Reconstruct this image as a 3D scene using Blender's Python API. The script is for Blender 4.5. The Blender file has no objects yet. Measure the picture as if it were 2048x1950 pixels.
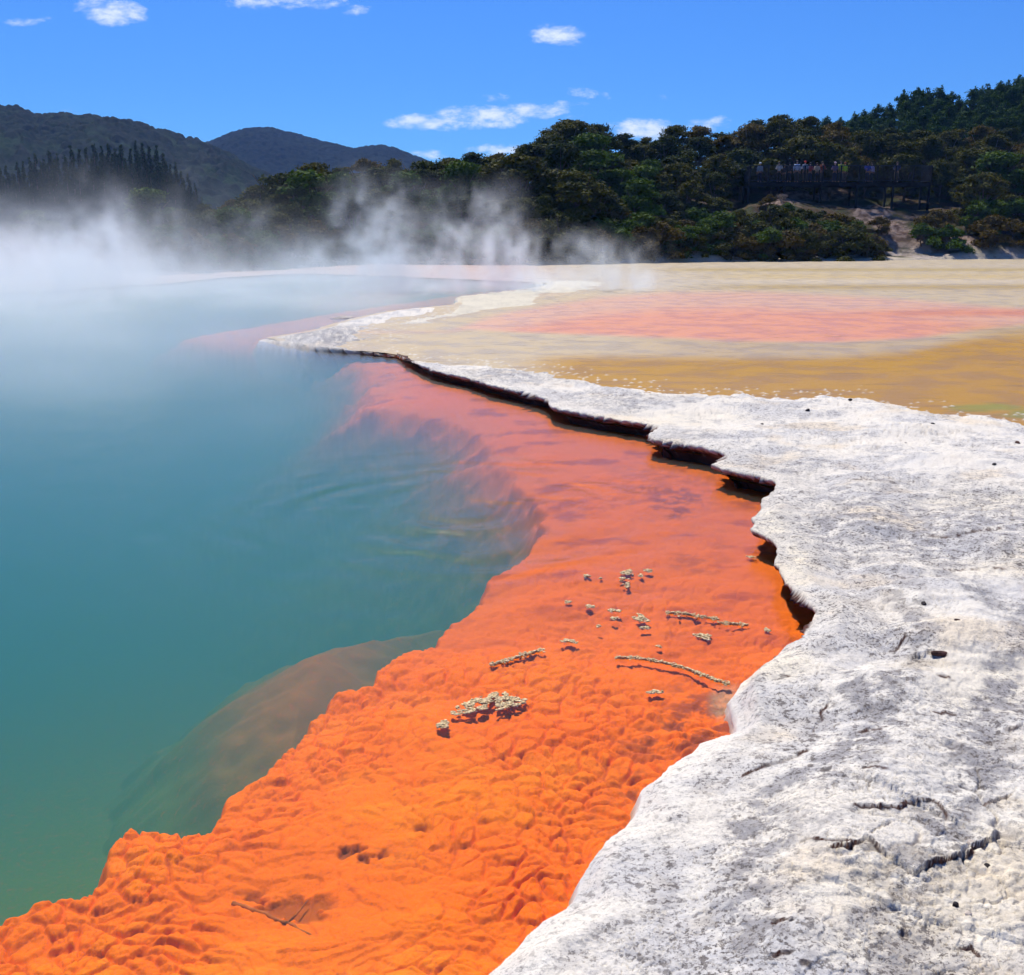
import bpy, math, random
import numpy as np
from mathutils import Vector
random.seed(7); RNG = np.random.default_rng(11)
SC = bpy.context.scene
COL = SC.collection
# ------------------------------------------------------------------ camera model
H = 2.3; F = 1040.0; CX, CY = 512.0, 487.5; HV = 230.0
PITCH = math.atan((CY - HV) / F)
K = 1024 / 1970.0            # traced coordinates are in a 1970 px wide frame
def ray(x, y):
    u = (x * K - CX) / F; v = -(y * K - CY) / F
    c, s = math.cos(PITCH), math.sin(PITCH)
    return u, c + v * s, -s + v * c
def P(x, y, z=0.0):
    dx, dy, dz = ray(x, y); t = (z - H) / dz
    return dx * t, dy * t
def PD(x, y, D):             # point at forward distance D
    dx, dy, dz = ray(x, y); t = D / dy
    return Vector((dx * t, D, H + dz * t))
def slopeU(x, D=1.0):        # world x per unit forward distance for things near the horizon
    return (x * K - CX) / F / math.cos(PITCH) * (1.0) if False else PD(x, 440, D).x
def elev(y):                 # tan of elevation for a traced row (image centre column)
    dx, dy, dz = ray(985, y); return dz / dy
# ------------------------------------------------------------------ numpy noise
_tr = np.random.default_rng(5)
PERM = _tr.permutation(1024).astype(np.int32); _ang = _tr.random(1024) * 6.2831853
GXT = np.cos(_ang).astype(np.float32); GYT = np.sin(_ang).astype(np.float32)
RV = [_tr.random(1024).astype(np.float32) for _ in range(3)]
def _ix(ix, iy, seed):
    return PERM[(PERM[(ix + seed * 131) & 1023] + iy + seed * 57) & 1023]
def gn(x, y, seed=0):
    x = np.asarray(x, np.float32); y = np.asarray(y, np.float32)
    ix = np.floor(x); iy = np.floor(y); fx = x - ix; fy = y - iy; ix = ix.astype(np.int32); iy = iy.astype(np.int32)
    ux = fx * fx * fx * (fx * (fx * 6 - 15) + 10); uy = fy * fy * fy * (fy * (fy * 6 - 15) + 10)
    def g(dx, dy):
        k = _ix(ix + dx, iy + dy, seed)
        return GXT[k] * (fx - dx) + GYT[k] * (fy - dy)
    a = g(0, 0); a += (g(1, 0) - a) * ux
    b = g(0, 1); b += (g(1, 1) - b) * ux
    return (a + (b - a) * uy) * np.float32(1.5)
def fbm(x, y, o=4, seed=0, gain=0.5):
    s = 0; a = 1; t = 0
    for i in range(o):
        s = s + a * gn(x * 2 ** i + 17.3 * i, y * 2 ** i - 9.1 * i, seed + i); t += a; a *= gain
    return s / t * 1.4
def worley(x, y, seed=0):
    x = np.asarray(x, np.float32); y = np.asarray(y, np.float32)
    ix = np.floor(x).astype(np.int32); iy = np.floor(y).astype(np.int32)
    f1 = np.full(x.shape, 9.0, np.float32); f2 = f1.copy(); idv = np.zeros(x.shape, np.float32)
    for i in (-1, 0, 1):
        for j in (-1, 0, 1):
            cx = ix + i; cy = iy + j; k = _ix(cx, cy, seed)
            d = np.hypot(cx + RV[0][k] - x, cy + RV[1][k] - y)
            f2 = np.where(d < f1, f1, np.minimum(f2, d)); idv = np.where(d < f1, RV[2][k], idv); f1 = np.minimum(f1, d)
    return f1, f2, idv
def sst(a, b, x):
    t = np.clip((x - a) / (b - a), 0, 1); return t * t * (3 - 2 * t)
def mixc(c1, c2, t):
    t = np.asarray(t)[..., None]; return c1 * (1 - t) + np.asarray(c2) * t
def seg_dist(x, y, pts, closed=False):
    """distance, nearest point, index+param along polyline, signed side"""
    n = len(pts); best = np.full(x.shape, 1e9); bx = np.zeros(x.shape); by = np.zeros(x.shape); bs = np.zeros(x.shape); sd = np.zeros(x.shape)
    for i in range(n if closed else n - 1):
        ax, ay = pts[i]; cx, cy = pts[(i + 1) % n]
        vx, vy = cx - ax, cy - ay; L = vx * vx + vy * vy + 1e-12
        t = np.clip(((x - ax) * vx + (y - ay) * vy) / L, 0, 1)
        qx = ax + t * vx; qy = ay + t * vy
        d = (x - qx) ** 2 + (y - qy) ** 2; m = d < best
        best = np.where(m, d, best); bx = np.where(m, qx, bx); by = np.where(m, qy, by); bs = np.where(m, i + t, bs)
        sd = np.where(m, vx * (y - ay) - vy * (x - ax), sd)
    return np.sqrt(best), bx, by, bs, sd
def seg_dist_t(x, y, pts, closed=False, T=48):
    """seg_dist for a 2-D grid, tile by tile, with only the segments that can be nearest in each tile"""
    out = [np.zeros(x.shape) for _ in range(5)]; n = len(pts); m = n if closed else n - 1
    A = np.array(pts); B = np.array([pts[(i + 1) % n] for i in range(m)]); A = A[:m]; Vv = B - A; L = (Vv ** 2).sum(1) + 1e-12
    for i in range(0, x.shape[0], T):
        for j in range(0, x.shape[1], T):
            xs = x[i:i + T, j:j + T]; ys = y[i:i + T, j:j + T]; cx, cy = xs.mean(), ys.mean()
            rad = np.hypot(xs - cx, ys - cy).max()
            t = np.clip(((cx - A[:, 0]) * Vv[:, 0] + (cy - A[:, 1]) * Vv[:, 1]) / L, 0, 1)
            dd = np.hypot(cx - A[:, 0] - t * Vv[:, 0], cy - A[:, 1] - t * Vv[:, 1])
            sel = np.nonzero(dd <= dd.min() + 2 * rad + 1e-6)[0]
            best = np.full(xs.shape, 1e18); r_ = [np.zeros(xs.shape) for _ in range(4)]
            for k in sel:
                vx, vy = Vv[k]; tt = np.clip(((xs - A[k, 0]) * vx + (ys - A[k, 1]) * vy) / L[k], 0, 1)
                qx = A[k, 0] + tt * vx; qy = A[k, 1] + tt * vy; d = (xs - qx) ** 2 + (ys - qy) ** 2; mm = d < best
                best[mm] = d[mm]; r_[0][mm] = qx[mm]; r_[1][mm] = qy[mm]; r_[2][mm] = (k + tt)[mm]; r_[3][mm] = (vx * (ys - A[k, 1]) - vy * (xs - A[k, 0]))[mm]
            out[0][i:i + T, j:j + T] = np.sqrt(best)
            for q in range(4): out[q + 1][i:i + T, j:j + T] = r_[q]
    return out
def inside(x, y, pts):
    r = np.zeros(x.shape, bool); n = len(pts)
    for i in range(n):
        ax, ay = pts[i]; bx, by = pts[(i + 1) % n]
        if ay == by: continue
        c = ((ay > y) != (by > y)) & (x < (bx - ax) * (y - ay) / (by - ay) + ax); r ^= c
    return r
# ------------------------------------------------------------------ object helpers
def tag(o, label=None, cat=None, group=None, kind=None):
    if label: o['label'] = label
    if cat: o['category'] = cat
    if group: o['group'] = group
    if kind: o['kind'] = kind
    return o
def link(name, me, mat=None, parent=None, smooth=True):
    if mat: me.materials.append(mat)
    if smooth and len(me.polygons): me.polygons.foreach_set('use_smooth', np.ones(len(me.polygons), bool))
    o = bpy.data.objects.new(name, me); COL.objects.link(o)
    if parent: o.parent = parent
    return o
def empty(name, loc):
    o = bpy.data.objects.new(name, None); COL.objects.link(o); o.location = loc; return o
def np_mesh(name, V, Fc, col=None):
    """V (n,3), Fc (m,k) constant k"""
    V = np.asarray(V, dtype=np.float32); Fc = np.asarray(Fc, dtype=np.int32)
    me = bpy.data.meshes.new(name); k = Fc.shape[1]
    me.vertices.add(len(V)); me.vertices.foreach_set('co', V.ravel())
    me.loops.add(Fc.size); me.loops.foreach_set('vertex_index', Fc.ravel())
    me.polygons.add(len(Fc)); me.polygons.foreach_set('loop_start', np.arange(0, Fc.size, k, dtype=np.int32))
    try: me.polygons.foreach_set('loop_total', np.full(len(Fc), k, dtype=np.int32))
    except Exception: pass
    me.update(calc_edges=True); me.validate()
    if col is not None:
        a = me.color_attributes.new('Col', 'FLOAT_COLOR', 'POINT')
        c4 = np.ones((len(V), 4), np.float32); c4[:, :col.shape[1]] = col
        a.data.foreach_set('color', c4.ravel())
    return me
def grid_mesh(name, X, Y, Z, keep=None, col=None, sel=None):
    """sel: boolean grid; when given X, Y, Z and col are 1-D arrays of the selected grid points"""
    if sel is not None:
        R, C = sel.shape; idx = np.full((R, C), -1, np.int64); idx[sel] = np.arange(int(sel.sum()))
        q = np.stack([idx[:-1, :-1], idx[:-1, 1:], idx[1:, 1:], idx[1:, :-1]], -1).reshape(-1, 4); q = q[(q >= 0).all(1)]
        return np_mesh(name, np.stack([X, Y, Z], -1), q, col)
    R, C = X.shape; idx = np.arange(R * C).reshape(R, C)
    q = np.stack([idx[:-1, :-1], idx[:-1, 1:], idx[1:, 1:], idx[1:, :-1]], -1).reshape(-1, 4)
    V = np.stack([X, Y, Z], -1).reshape(-1, 3)
    cc = col.reshape(-1, col.shape[-1]) if col is not None else None
    if keep is not None:
        k = keep.ravel(); q = q[k[q].all(1)]
        used = np.zeros(len(V), bool); used[q.ravel()] = True
        remap = np.cumsum(used) - 1; V = V[used]; q = remap[q]
        if cc is not None: cc = cc[used]
    return np_mesh(name, V, q, cc)
def polar(a0, a1, na, r0, r1, nr, pw=1.0):
    a = np.radians(np.linspace(a0, a1, na))
    inv = np.linspace((1 / r0) ** pw, (1 / r1) ** pw, nr) ** (1 / pw)
    A, Rr = np.meshgrid(a, 1 / inv)
    return Rr * np.sin(A), Rr * np.cos(A)
class MB:
    def __init__(s): s.v = []; s.f = []
    def box(s, c, d, rot=None):
        n = len(s.v)
        for i in (-1, 1):
            for j in (-1, 1):
                for k in (-1, 1):
                    p = Vector((d[0] / 2 * i, d[1] / 2 * j, d[2] / 2 * k))
                    if rot: p = rot @ p
                    s.v.append(tuple(Vector(c) + p))
        for f in ((0, 1, 3, 2), (4, 6, 7, 5), (0, 4, 5, 1), (2, 3, 7, 6), (0, 2, 6, 4), (1, 5, 7, 3)): s.f.append(tuple(n + i for i in f))
        return s
    def tube(s, pts, rad, seg=8, cap=True):
        n0 = len(s.v); pts = [Vector(p) for p in pts]
        for i, p in enumerate(pts):
            t = (pts[min(i + 1, len(pts) - 1)] - pts[max(i - 1, 0)]).normalized()
            a = t.orthogonal().normalized() if abs(t.z) < .9 else t.cross(Vector((1, 0, 0))).normalized()
            b = t.cross(a); r = rad[i] if isinstance(rad, (list, tuple)) else rad
            for k in range(seg):
                w = 2 * math.pi * k / seg; s.v.append(tuple(p + (a * math.cos(w) + b * math.sin(w)) * r))
        for i in range(len(pts) - 1):
            for k in range(seg):
                a0 = n0 + i * seg + k; a1 = n0 + i * seg + (k + 1) % seg
                s.f.append((a0, a1, a1 + seg, a0 + seg))
        if cap:
            s.f.append(tuple(n0 + k for k in reversed(range(seg)))); e = n0 + (len(pts) - 1) * seg
            s.f.append(tuple(e + k for k in range(seg)))
        return s
    def ell(s, c, r, u=10, v=7, jit=0.0):
        n0 = len(s.v)
        for j in range(v + 1):
            th = math.pi * j / v
            for i in range(u):
                ph = 2 * math.pi * i / u; q = 1 + random.uniform(-jit, jit)
                s.v.append((c[0] + r[0] * math.sin(th) * math.cos(ph) * q, c[1] + r[1] * math.sin(th) * math.sin(ph) * q, c[2] + r[2] * math.cos(th) * q))
        for j in range(v):
            for i in range(u):
                a = n0 + j * u + i; b = n0 + j * u + (i + 1) % u; s.f.append((a, a + u, b + u, b))
        return s
    def build(s, name, mat, parent=None, smooth=True):
        me = bpy.data.meshes.new(name); me.from_pydata(s.v, [], s.f); me.update()
        return link(name, me, mat, parent, smooth)
# ------------------------------------------------------------------ materials
class NT:
    def __init__(s, tree): s.t = tree; s.n = tree.nodes; s.l = tree.links
    def new(s, ty, **kw):
        nd = s.n.new(ty)
        for k, v in kw.items(): setattr(nd, k, v)
        return nd
    def put(s, sock, v):
        if hasattr(v, 'is_output') or isinstance(v, bpy.types.NodeSocket): s.l.new(v, sock)
        else: sock.default_value = v
    def m(s, op, a, b=0.0, c=None, clamp=False):
        nd = s.new('ShaderNodeMath', operation=op); nd.use_clamp = clamp
        s.put(nd.inputs[0], a); s.put(nd.inputs[1], b)
        if c is not None: s.put(nd.inputs[2], c)
        return nd.outputs[0]
    def vm(s, op, a, b=(0, 0, 0)):
        nd = s.new('ShaderNodeVectorMath', operation=op); s.put(nd.inputs[0], a); s.put(nd.inputs[1], b); return nd.outputs[0]
    def noise(s, vec, scale, detail=4, rough=.55, dist=0.0):
        nd = s.new('ShaderNodeTexNoise'); s.put(nd.inputs['Vector'], vec); s.put(nd.inputs['Scale'], scale)
        nd.inputs['Detail'].default_value = detail; nd.inputs['Roughness'].default_value = rough; nd.inputs['Distortion'].default_value = dist
        return nd.outputs['Fac']
    def mr(s, v, a, b, c=0.0, d=1.0, smooth=True):
        nd = s.new('ShaderNodeMapRange'); nd.interpolation_type = 'SMOOTHSTEP' if smooth else 'LINEAR'
        s.put(nd.inputs[0], v); nd.inputs[1].default_value = a; nd.inputs[2].default_value = b; nd.inputs[3].default_value = c; nd.inputs[4].default_value = d
        return nd.outputs[0]
    def mix(s, f, a, b, bt='MIX'):
        nd = s.new('ShaderNodeMix', data_type='RGBA', blend_type=bt)
        s.put(nd.inputs[0], f); s.put(nd.inputs[6], a if not isinstance(a, tuple) else (*a, 1)[:4]); s.put(nd.inputs[7], b if not isinstance(b, tuple) else (*b, 1)[:4])
        return nd.outputs[2]
def mat_new(name):
    m = bpy.data.materials.new(name); m.use_nodes = True; m.node_tree.nodes.clear(); return m, NT(m.node_tree)
def simple(name, col, rough=.8, var=.15, scale=6.0, spec=.3, bump=0.0, metal=0.0):
    m, t = mat_new(name); out = t.new('ShaderNodeOutputMaterial'); b = t.new('ShaderNodeBsdfPrincipled')
    tc = t.new('ShaderNodeTexCoord'); n = t.noise(tc.outputs['Object'], scale, 5, .6)
    dk = tuple(c * (1 - var * 2) for c in col); lt = tuple(min(1, c * (1 + var)) for c in col)
    t.put(b.inputs['Base Color'], t.mix(t.mr(n, .3, .7), dk, lt)); b.inputs['Roughness'].default_value = rough
    b.inputs['Specular IOR Level'].default_value = spec; b.inputs['Metallic'].default_value = metal
    if bump:
        bp = t.new('ShaderNodeBump'); bp.inputs['Distance'].default_value = bump; t.put(bp.inputs['Height'], n); t.l.new(bp.outputs[0], b.inputs['Normal'])
    t.l.new(b.outputs[0], out.inputs[0]); return m
def foliage(name, c1, c2, c3):
    m, t = mat_new(name); out = t.new('ShaderNodeOutputMaterial'); b = t.new('ShaderNodeBsdfPrincipled')
    tc = t.new('ShaderNodeTexCoord'); oi = t.new('ShaderNodeObjectInfo')
    n = t.noise(tc.outputs['Object'], 1.6, 4, .6)
    c = t.mix(t.mr(n, .35, .65), c1, c2)
    c = t.mix(t.m('MULTIPLY', t.mr(oi.outputs['Random'], 0, 1, 0, .75, False), t.mr(t.noise(tc.outputs['Object'], 5.0, 3, .6), .4, .65)), c, c3)
    t.put(b.inputs['Base Color'], c); b.inputs['Roughness'].default_value = .75; b.inputs['Specular IOR Level'].default_value = .08
    tr = t.new('ShaderNodeBsdfTranslucent'); t.put(tr.inputs[0], c)
    mx = t.new('ShaderNodeMixShader'); mx.inputs[0].default_value = .22
    t.l.new(b.outputs[0], mx.inputs[1]); t.l.new(tr.outputs[0], mx.inputs[2]); t.l.new(mx.outputs[0], out.inputs[0]); return m
def vcol_ground(name, rough=.9, spec=.2, speck=None, bumps=((40, .004),), wet=None):
    """base colour from the pigment attribute, fine grain and bump from noise in world space"""
    m, t = mat_new(name); out = t.new('ShaderNodeOutputMaterial'); b = t.new('ShaderNodeBsdfPrincipled')
    at = t.new('ShaderNodeVertexColor'); at.layer_name = 'Col'
    geo = t.new('ShaderNodeNewGeometry'); pos = geo.outputs['Position']; c = at.outputs[0]
    if speck:
        for (sc, lo, hi, col, amt) in speck:
            n = t.noise(pos, sc, 5, .7); c = t.mix(t.m('MULTIPLY', t.m('MULTIPLY', t.mr(n, lo, hi), amt), at.outputs[1]), c, col)
    t.put(b.inputs['Base Color'], c); b.inputs['Roughness'].default_value = rough; b.inputs['Specular IOR Level'].default_value = spec
    h = None
    for sc, amp in bumps:
        v = t.m('MULTIPLY', t.noise(pos, sc, 6, .65), amp); h = v if h is None else t.m('ADD', h, v)
    bp = t.new('ShaderNodeBump'); bp.inputs['Distance'].default_value = 1.0; t.put(bp.inputs['Height'], h); t.l.new(bp.outputs[0], b.inputs['Normal'])
    sn = t.new('ShaderNodeSeparateXYZ'); t.l.new(geo.outputs['Normal'], sn.inputs[0]); t.put(bp.inputs['Strength'], t.mr(sn.outputs[2], .35, .9, .15, 1))
    t.l.new(b.outputs[0], out.inputs[0]); return m
# ------------------------------------------------------------------ camera, light, world
cam = bpy.data.cameras.new('camera'); cam.sensor_width = 36; cam.sensor_fit = 'HORIZONTAL'; cam.lens = 36 * F / 1024
cam.clip_start = .05; cam.clip_end = 12000
co = bpy.data.objects.new('camera', cam); COL.objects.link(co); co.location = (0, 0, H)
co.rotation_euler = (math.pi / 2 - PITCH, 0, 0); SC.camera = co
SUN_EL, SUN_AZ = math.radians(56), math.radians(-14)     # azimuth from +Y towards +X
sd = Vector((math.sin(SUN_AZ) * math.cos(SUN_EL), math.cos(SUN_AZ) * math.cos(SUN_EL), math.sin(SUN_EL)))
sl = bpy.data.lights.new('sun', 'SUN'); sl.energy = 4.7; sl.angle = math.radians(.53); sl.color = (1, .945, .83)
so = bpy.data.objects.new('sun', sl); COL.objects.link(so); so.rotation_euler = sd.to_track_quat('Z', 'Y').to_euler()
w = bpy.data.worlds.new('World'); SC.world = w; w.use_nodes = True; w.node_tree.nodes.clear(); t = NT(w.node_tree)
sky = t.new('ShaderNodeTexSky', sky_type='NISHITA'); sky.sun_disc = False; sky.sun_elevation = SUN_EL; sky.sun_rotation = SUN_AZ
sky.altitude = 300; sky.air_density = 1.0; sky.dust_density = .25; sky.ozone_density = 3.0
tc = t.new('ShaderNodeTexCoord'); sp = t.new('ShaderNodeSeparateXYZ'); t.l.new(tc.outputs['Generated'], sp.inputs[0])
yy = t.m('MAXIMUM', sp.outputs[1], .02); U = t.m('DIVIDE', sp.outputs[0], yy); W = t.m('DIVIDE', sp.outputs[2], yy)
cv = t.new('ShaderNodeCombineXYZ'); t.l.new(U, cv.inputs[0]); t.l.new(t.m('MULTIPLY', W, 2.2), cv.inputs[1])
cn = t.m('ADD', t.m('MULTIPLY', t.noise(cv.outputs[0], 16, 8, .62, .35), .65), t.m('MULTIPLY', t.noise(cv.outputs[0], 60, 6, .65, .2), .35))
G = None
clouds = [(215, 20, 75, 32, 1.0), (540, 2, 140, 24, 1.0), (690, 20, 35, 12, .6), (1065, 66, 70, 24, .95), (50, 42, 80, 10, .45), (830, 236, 95, 20, .9), (930, 226, 130, 28, 1.0), (1040, 214, 100, 22, .95),
          (1095, 203, 45, 15, .95), (965, 187, 40, 12, .6), (1130, 180, 55, 15, .5), (1290, 187, 45, 13, .42), (1265, 246, 90, 30, 1.15), (1360, 236, 70, 20, 1.0), (960, 292, 80, 20, .9), (820, 298, 45, 12, .7), (145, 216, 40, 10, .32), (190, 10, 50, 20, .9)]
for (x, y, rx, ry, a) in clouds:
    c = PD(x, y, 1.0); ex = PD(x + rx, y, 1.0).x - c.x; ey = c.z - PD(x, y + ry, 1.0).z
    du = t.m('DIVIDE', t.m('SUBTRACT', U, c.x), ex); dw = t.m('DIVIDE', t.m('SUBTRACT', W, c.z - H), ey)
    g = t.m('MULTIPLY', t.m('SUBTRACT', 1.0, t.m('ADD', t.m('MULTIPLY', du, du), t.m('MULTIPLY', dw, dw))), a)
    g = t.m('MAXIMUM', g, -1.0); G = g if G is None else t.m('MAXIMUM', G, g)
mask = t.mr(t.m('ADD', G, t.m('MULTIPLY', t.m('SUBTRACT', cn, .52), 5.0)), .15, 1.35)
mask = t.m('MULTIPLY', mask, t.mr(G, -.9, .2))
mask = t.m('MULTIPLY', t.m('MULTIPLY', mask, .9), t.mr(sp.outputs[1], .02, .2))
tint = t.mix(1.0, sky.outputs[0], (.31, .71, 1.40), 'MULTIPLY')
colr = t.mix(mask, tint, (11, 11.8, 12.8))
bg = t.new('ShaderNodeBackground'); t.l.new(colr, bg.inputs[0]); bg.inputs[1].default_value = .08
wo = t.new('ShaderNodeOutputWorld'); t.l.new(bg.outputs[0], wo.inputs[0])
SC.view_settings.view_transform = 'Standard'; SC.view_settings.look = 'None'; SC.view_settings.exposure = .2; SC.view_settings.gamma = 1
import time as _time
_T0 = [_time.time()]
def lap(n): print('LAP', n, round(_time.time() - _T0[0], 1)); _T0[0] = _time.time()
# ================================================================== POOL AND TERRACE
# shoreline of the terrace lip: traced x, y and height of the lip above the water
SH = [(920,1876,.03),(960,1845,.03),(1010,1800,.03),(1060,1755,.035),(1110,1725,.035),(1120,1690,.04),(1130,1650,.04),(1160,1610,.04),(1210,1575,.05),(1235,1540,.06),(1240,1505,.06),
 (1275,1475,.06),(1310,1440,.06),(1350,1415,.06),(1400,1395,.07),(1418,1386,.08),(1412,1360,.09),(1400,1325,.09),(1430,1295,.09),(1470,1260,.10),(1510,1235,.13),(1545,1215,.16),(1550,1195,.19),
 (1571,1163,.21),(1540,1135,.21),(1512,1110,.2),(1500,1085,.2),(1492,1060,.2),(1503,1045,.2),(1480,1022,.2),(1455,1012,.2),(1453,990,.19),(1465,965,.2),(1480,943,.2),(1497,930,.21),(1490,918,.21),
 (1440,905,.21),(1390,895,.21),(1372,886,.21),(1385,876,.21),(1396,868,.21),(1370,856,.21),(1310,848,.21),(1250,838,.21),(1247,825,.21),(1262,815,.21),(1230,808,.2),(1150,796,.2),(1100,787,.2),
 (1065,780,.2),(1055,766,.2),(1030,756,.19),(980,746,.19),(940,736,.19),(890,722,.18),(840,712,.18),(800,695,.18),(775,682,.17),(768,675,.16),(720,671,.14),(640,668,.12),(580,663,.09),(530,658,.06),
 (497,652,.03),(560,642,.03),(600,634,.04),(625,624,.05),(680,610,.05),(740,598,.05),(800,592,.05),(860,586,.05),(882,577,.05),(872,571,.05),(1000,556,.06),(1060,545,.06),(900,538,.06),(720,531,.06),(600,527,.06),(520,529,.06),
 (420,536,.06),(330,546,.06),(230,552,.06),(100,560,.06),(-300,575,.06)]
POOL = [P(x, y, z) for x, y, z in SH] + [(-70, 30), (-70, -12), (-8, -12), (-4.2, -4), (-2.2, 0.2), (-1.0, 2.0)]
LIPZ = [z if z < .12 else .12 + (z - .12) * .55 for x, y, z in SH] + [.06, .06, .05, .04, .03, .03]
NEARI = [i for i, q in enumerate(SH) if q[:2] == (497, 652)][0]                                    # shoreline vertices before the point's tip belong to the near, steep side
def shore(X, Y):
    d, bx, by, bs, sd = (seg_dist_t if X.ndim == 2 else seg_dist)(X, Y, POOL, True)
    s = np.where(inside(X, Y, POOL), -1.0, 1.0)
    return d * s, bx, by, bs
def lipz(bs):
    return np.interp(bs, np.arange(len(LIPZ) + 1), LIPZ + [LIPZ[0]])
BACK = [P(x, y, .2) for x, y in [(890,574),(870,592),(800,603),(748,617),(728,636),(718,652),(740,668),(800,673),(860,678),(930,683),(1000,690),(1060,697),(1110,703),(1150,715),(1200,722),(1250,729),(1320,734),(1400,739),(1440,743),(1500,742),
 (1560,740),(1620,741),(1660,746),(1700,753),(1760,761),(1800,768),(1880,778),(1970,790),(2300,850),(2900,960)]]
BACKPOLY = BACK + [(60, 0), (60, -20), (-30, -20), (-30, 30)] + [P(480, 652, .1), P(480, 600, .1)]
LAND = POOL  # name kept for clarity
def Z6(u, v): return P((1300 + u * .3797) * .9619, (1350 + v * .3797) * .9619, .2)
CR = [([(470,440),(540,395),(640,370),(740,350),(800,320),(880,290)], .016, .14), ([(1040,700),(1200,690),(1300,692),(1350,660),(1500,650),(1610,740)], .022, .5),
 ([(900,912),(1050,902),(1130,855),(1220,905),(1320,965),(1400,1000),(1500,940),(1640,910),(1720,850),(1830,810),(1870,770)], .034, .7), ([(1740,650),(1850,600),(1930,570)], .03, .5),
 ([(1318,1284),(1350,1260),(1392,1284)], .02, .1), ([(610,1240),(700,1230),(780,1245)], .015, .2), ([(620,1420),(680,1398),(780,1415)], .02, .2), ([(780,1460),(850,1470),(905,1500)], .016, .15),
 ([(970,1575),(1050,1545),(1160,1570)], .035, .15), ([(1300,1572),(1450,1540),(1500,1490),(1600,1460),(1700,1520),(1790,1550)], .04, .22), ([(1590,1330),(1700,1340),(1790,1400)], .018, .25),
 ([(1085,246),(1150,235),(1290,247)], .014, .2), ([(1040,497),(1150,490),(1280,522)], .012, .3), ([(1470,150),(1560,150),(1650,168)], .014, .15), ([(1850,240),(1920,232),(1970,215),(2100,215)], .02, .3),
 ([(700,862),(850,850),(1000,885),(1090,880)], .012, .2), ([(1160,1280),(1300,1262)], .01, .12), ([(850,205),(870,190),(940,65),(1000,95)], .012, .1), ([(300,1465),(350,1450)], .014, .08), ([(510,1560),(560,1475)], .014, .1),
 ([(1200,1330),(1300,1350)], .01, .15)]
CR = [([Z6(*q) for q in pl], a, wd) for pl, a, wd in CR]
for pl, a, wd in [([(1745,1243),(1790,1236),(1835,1246)], .03, .3), ([(1790,1278),(1850,1290)], .02, .2), ([(1795,1085),(1870,1078),(1960,1086)], .014, .3), ([(1470,1262),(1495,1270),(1530,1268)], .018, .12),
                  ([(1690,1215),(1720,1222),(1750,1205)], .02, .15), ([(1700,1130),(1760,1130)], .012, .3), ([(1780,940),(1830,944)], .02, .4), ([(1600,1085),(1680,1092),(1790,1080)], .01, .3), ([(1700,1010),(1830,1020),(1960,1012)], .012, .5)]:
    CR.append(([P(x, y, .22) for x, y in pl], a, wd))
def wav(X, Y, s=3.0, a=.05, seed=3): return X + a * fbm(X * s, Y * s, 3, seed), Y + a * fbm(X * s + 40, Y * s, 3, seed + 7)
GREYPX = [((1750,1010), (330,75), .9), ((1540,975), (90,70), .6), ((1480,890), (110,25), .6), ((1640,1010), (70,50), .9), ((1450,1560), (70,120), .55), ((1400,1700), (60,130), .6), ((1620,1160), (70,40), .8), ((1700,1210), (50,25), .8), ((1620,1480), (80,50), .5),
          ((650,640), (110,20), 1.0), ((1000,715), (160,18), .6), ((1200,765), (160,20), .5), ((1850,1400), (300,90), .3), ((1550,1360), (70,60), .6), ((1300,835), (80,12), .6), ((1600,1600), (120,60), .3), ((1700,1830), (150,50), .3)]
CREAMPX = [((1490,1010), (40,40), .8), ((1530,1075), (40,50), .9), ((1480,1250), (80,30), .9), ((1900,960), (120,20), .6), ((1800,1720), (260,60), .5), ((1960,1640), (120,100), .6), ((1450,940), (40,25), .7), ((1280,800), (160,15), .6), ((1950,1300), (160,60), .5), ((1750,1790), (180,40), .6), ((1940,1080), (80,30), .5)]
GRAVPX = [((1800,1630), (75,22), .9), ((1800,1745), (120,22), .8), ((1930,1700), (90,70), .9), ((1780,1262), (70,18), .9), ((1350,1715), (30,25), .5), ((1560,1880), (50,15), .6), ((1960,1600), (60,30), .8), ((1960,1420), (60,25), .4), ((1700,1150), (130,20), .4)]
def pxof(X, Y, z=.2):
    c, s = math.cos(PITCH), math.sin(PITCH)
    f = Y * c - (z - H) * s; u = Y * s + (z - H) * c
    f = np.maximum(f, .3)
    return (CX + F * X / f) / K, (CY - F * u / f) / K
def blobs(X, Y, lst, z=.2, wob=.5, seed=60):
    """stain masks: ellipses on the ground, laid out where they lie on the terrace, with ragged outlines"""
    px, py = pxof(X, Y, z); r = np.hypot(X, Y); m = np.zeros(X.shape)
    n = fbm(X * 2.2, Y * 2.2, 5, seed, .6) * wob
    for (cx, cy), (rx, ry), a in lst:
        q = ((px - cx) / rx) ** 2 + ((py - cy) / ry) ** 2
        m = np.maximum(m, a * sst(1.0, -.2, np.sqrt(q) - .55 + n))
    return m
def terrace_fields(X, Y, d0, bs, r):
    wob = (.05 * fbm(X * 2.5, Y * 2.5, 3, 5) + .012 * fbm(X * 5.5, Y * 5.5, 2, 8) + .018 * fbm(X * 11, Y * 11, 3, 9) * sst(7.5, 3.5, r)) * np.clip(r / 8, .4, 1.3)
    return d0 + wob, lipz(bs)
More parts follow.
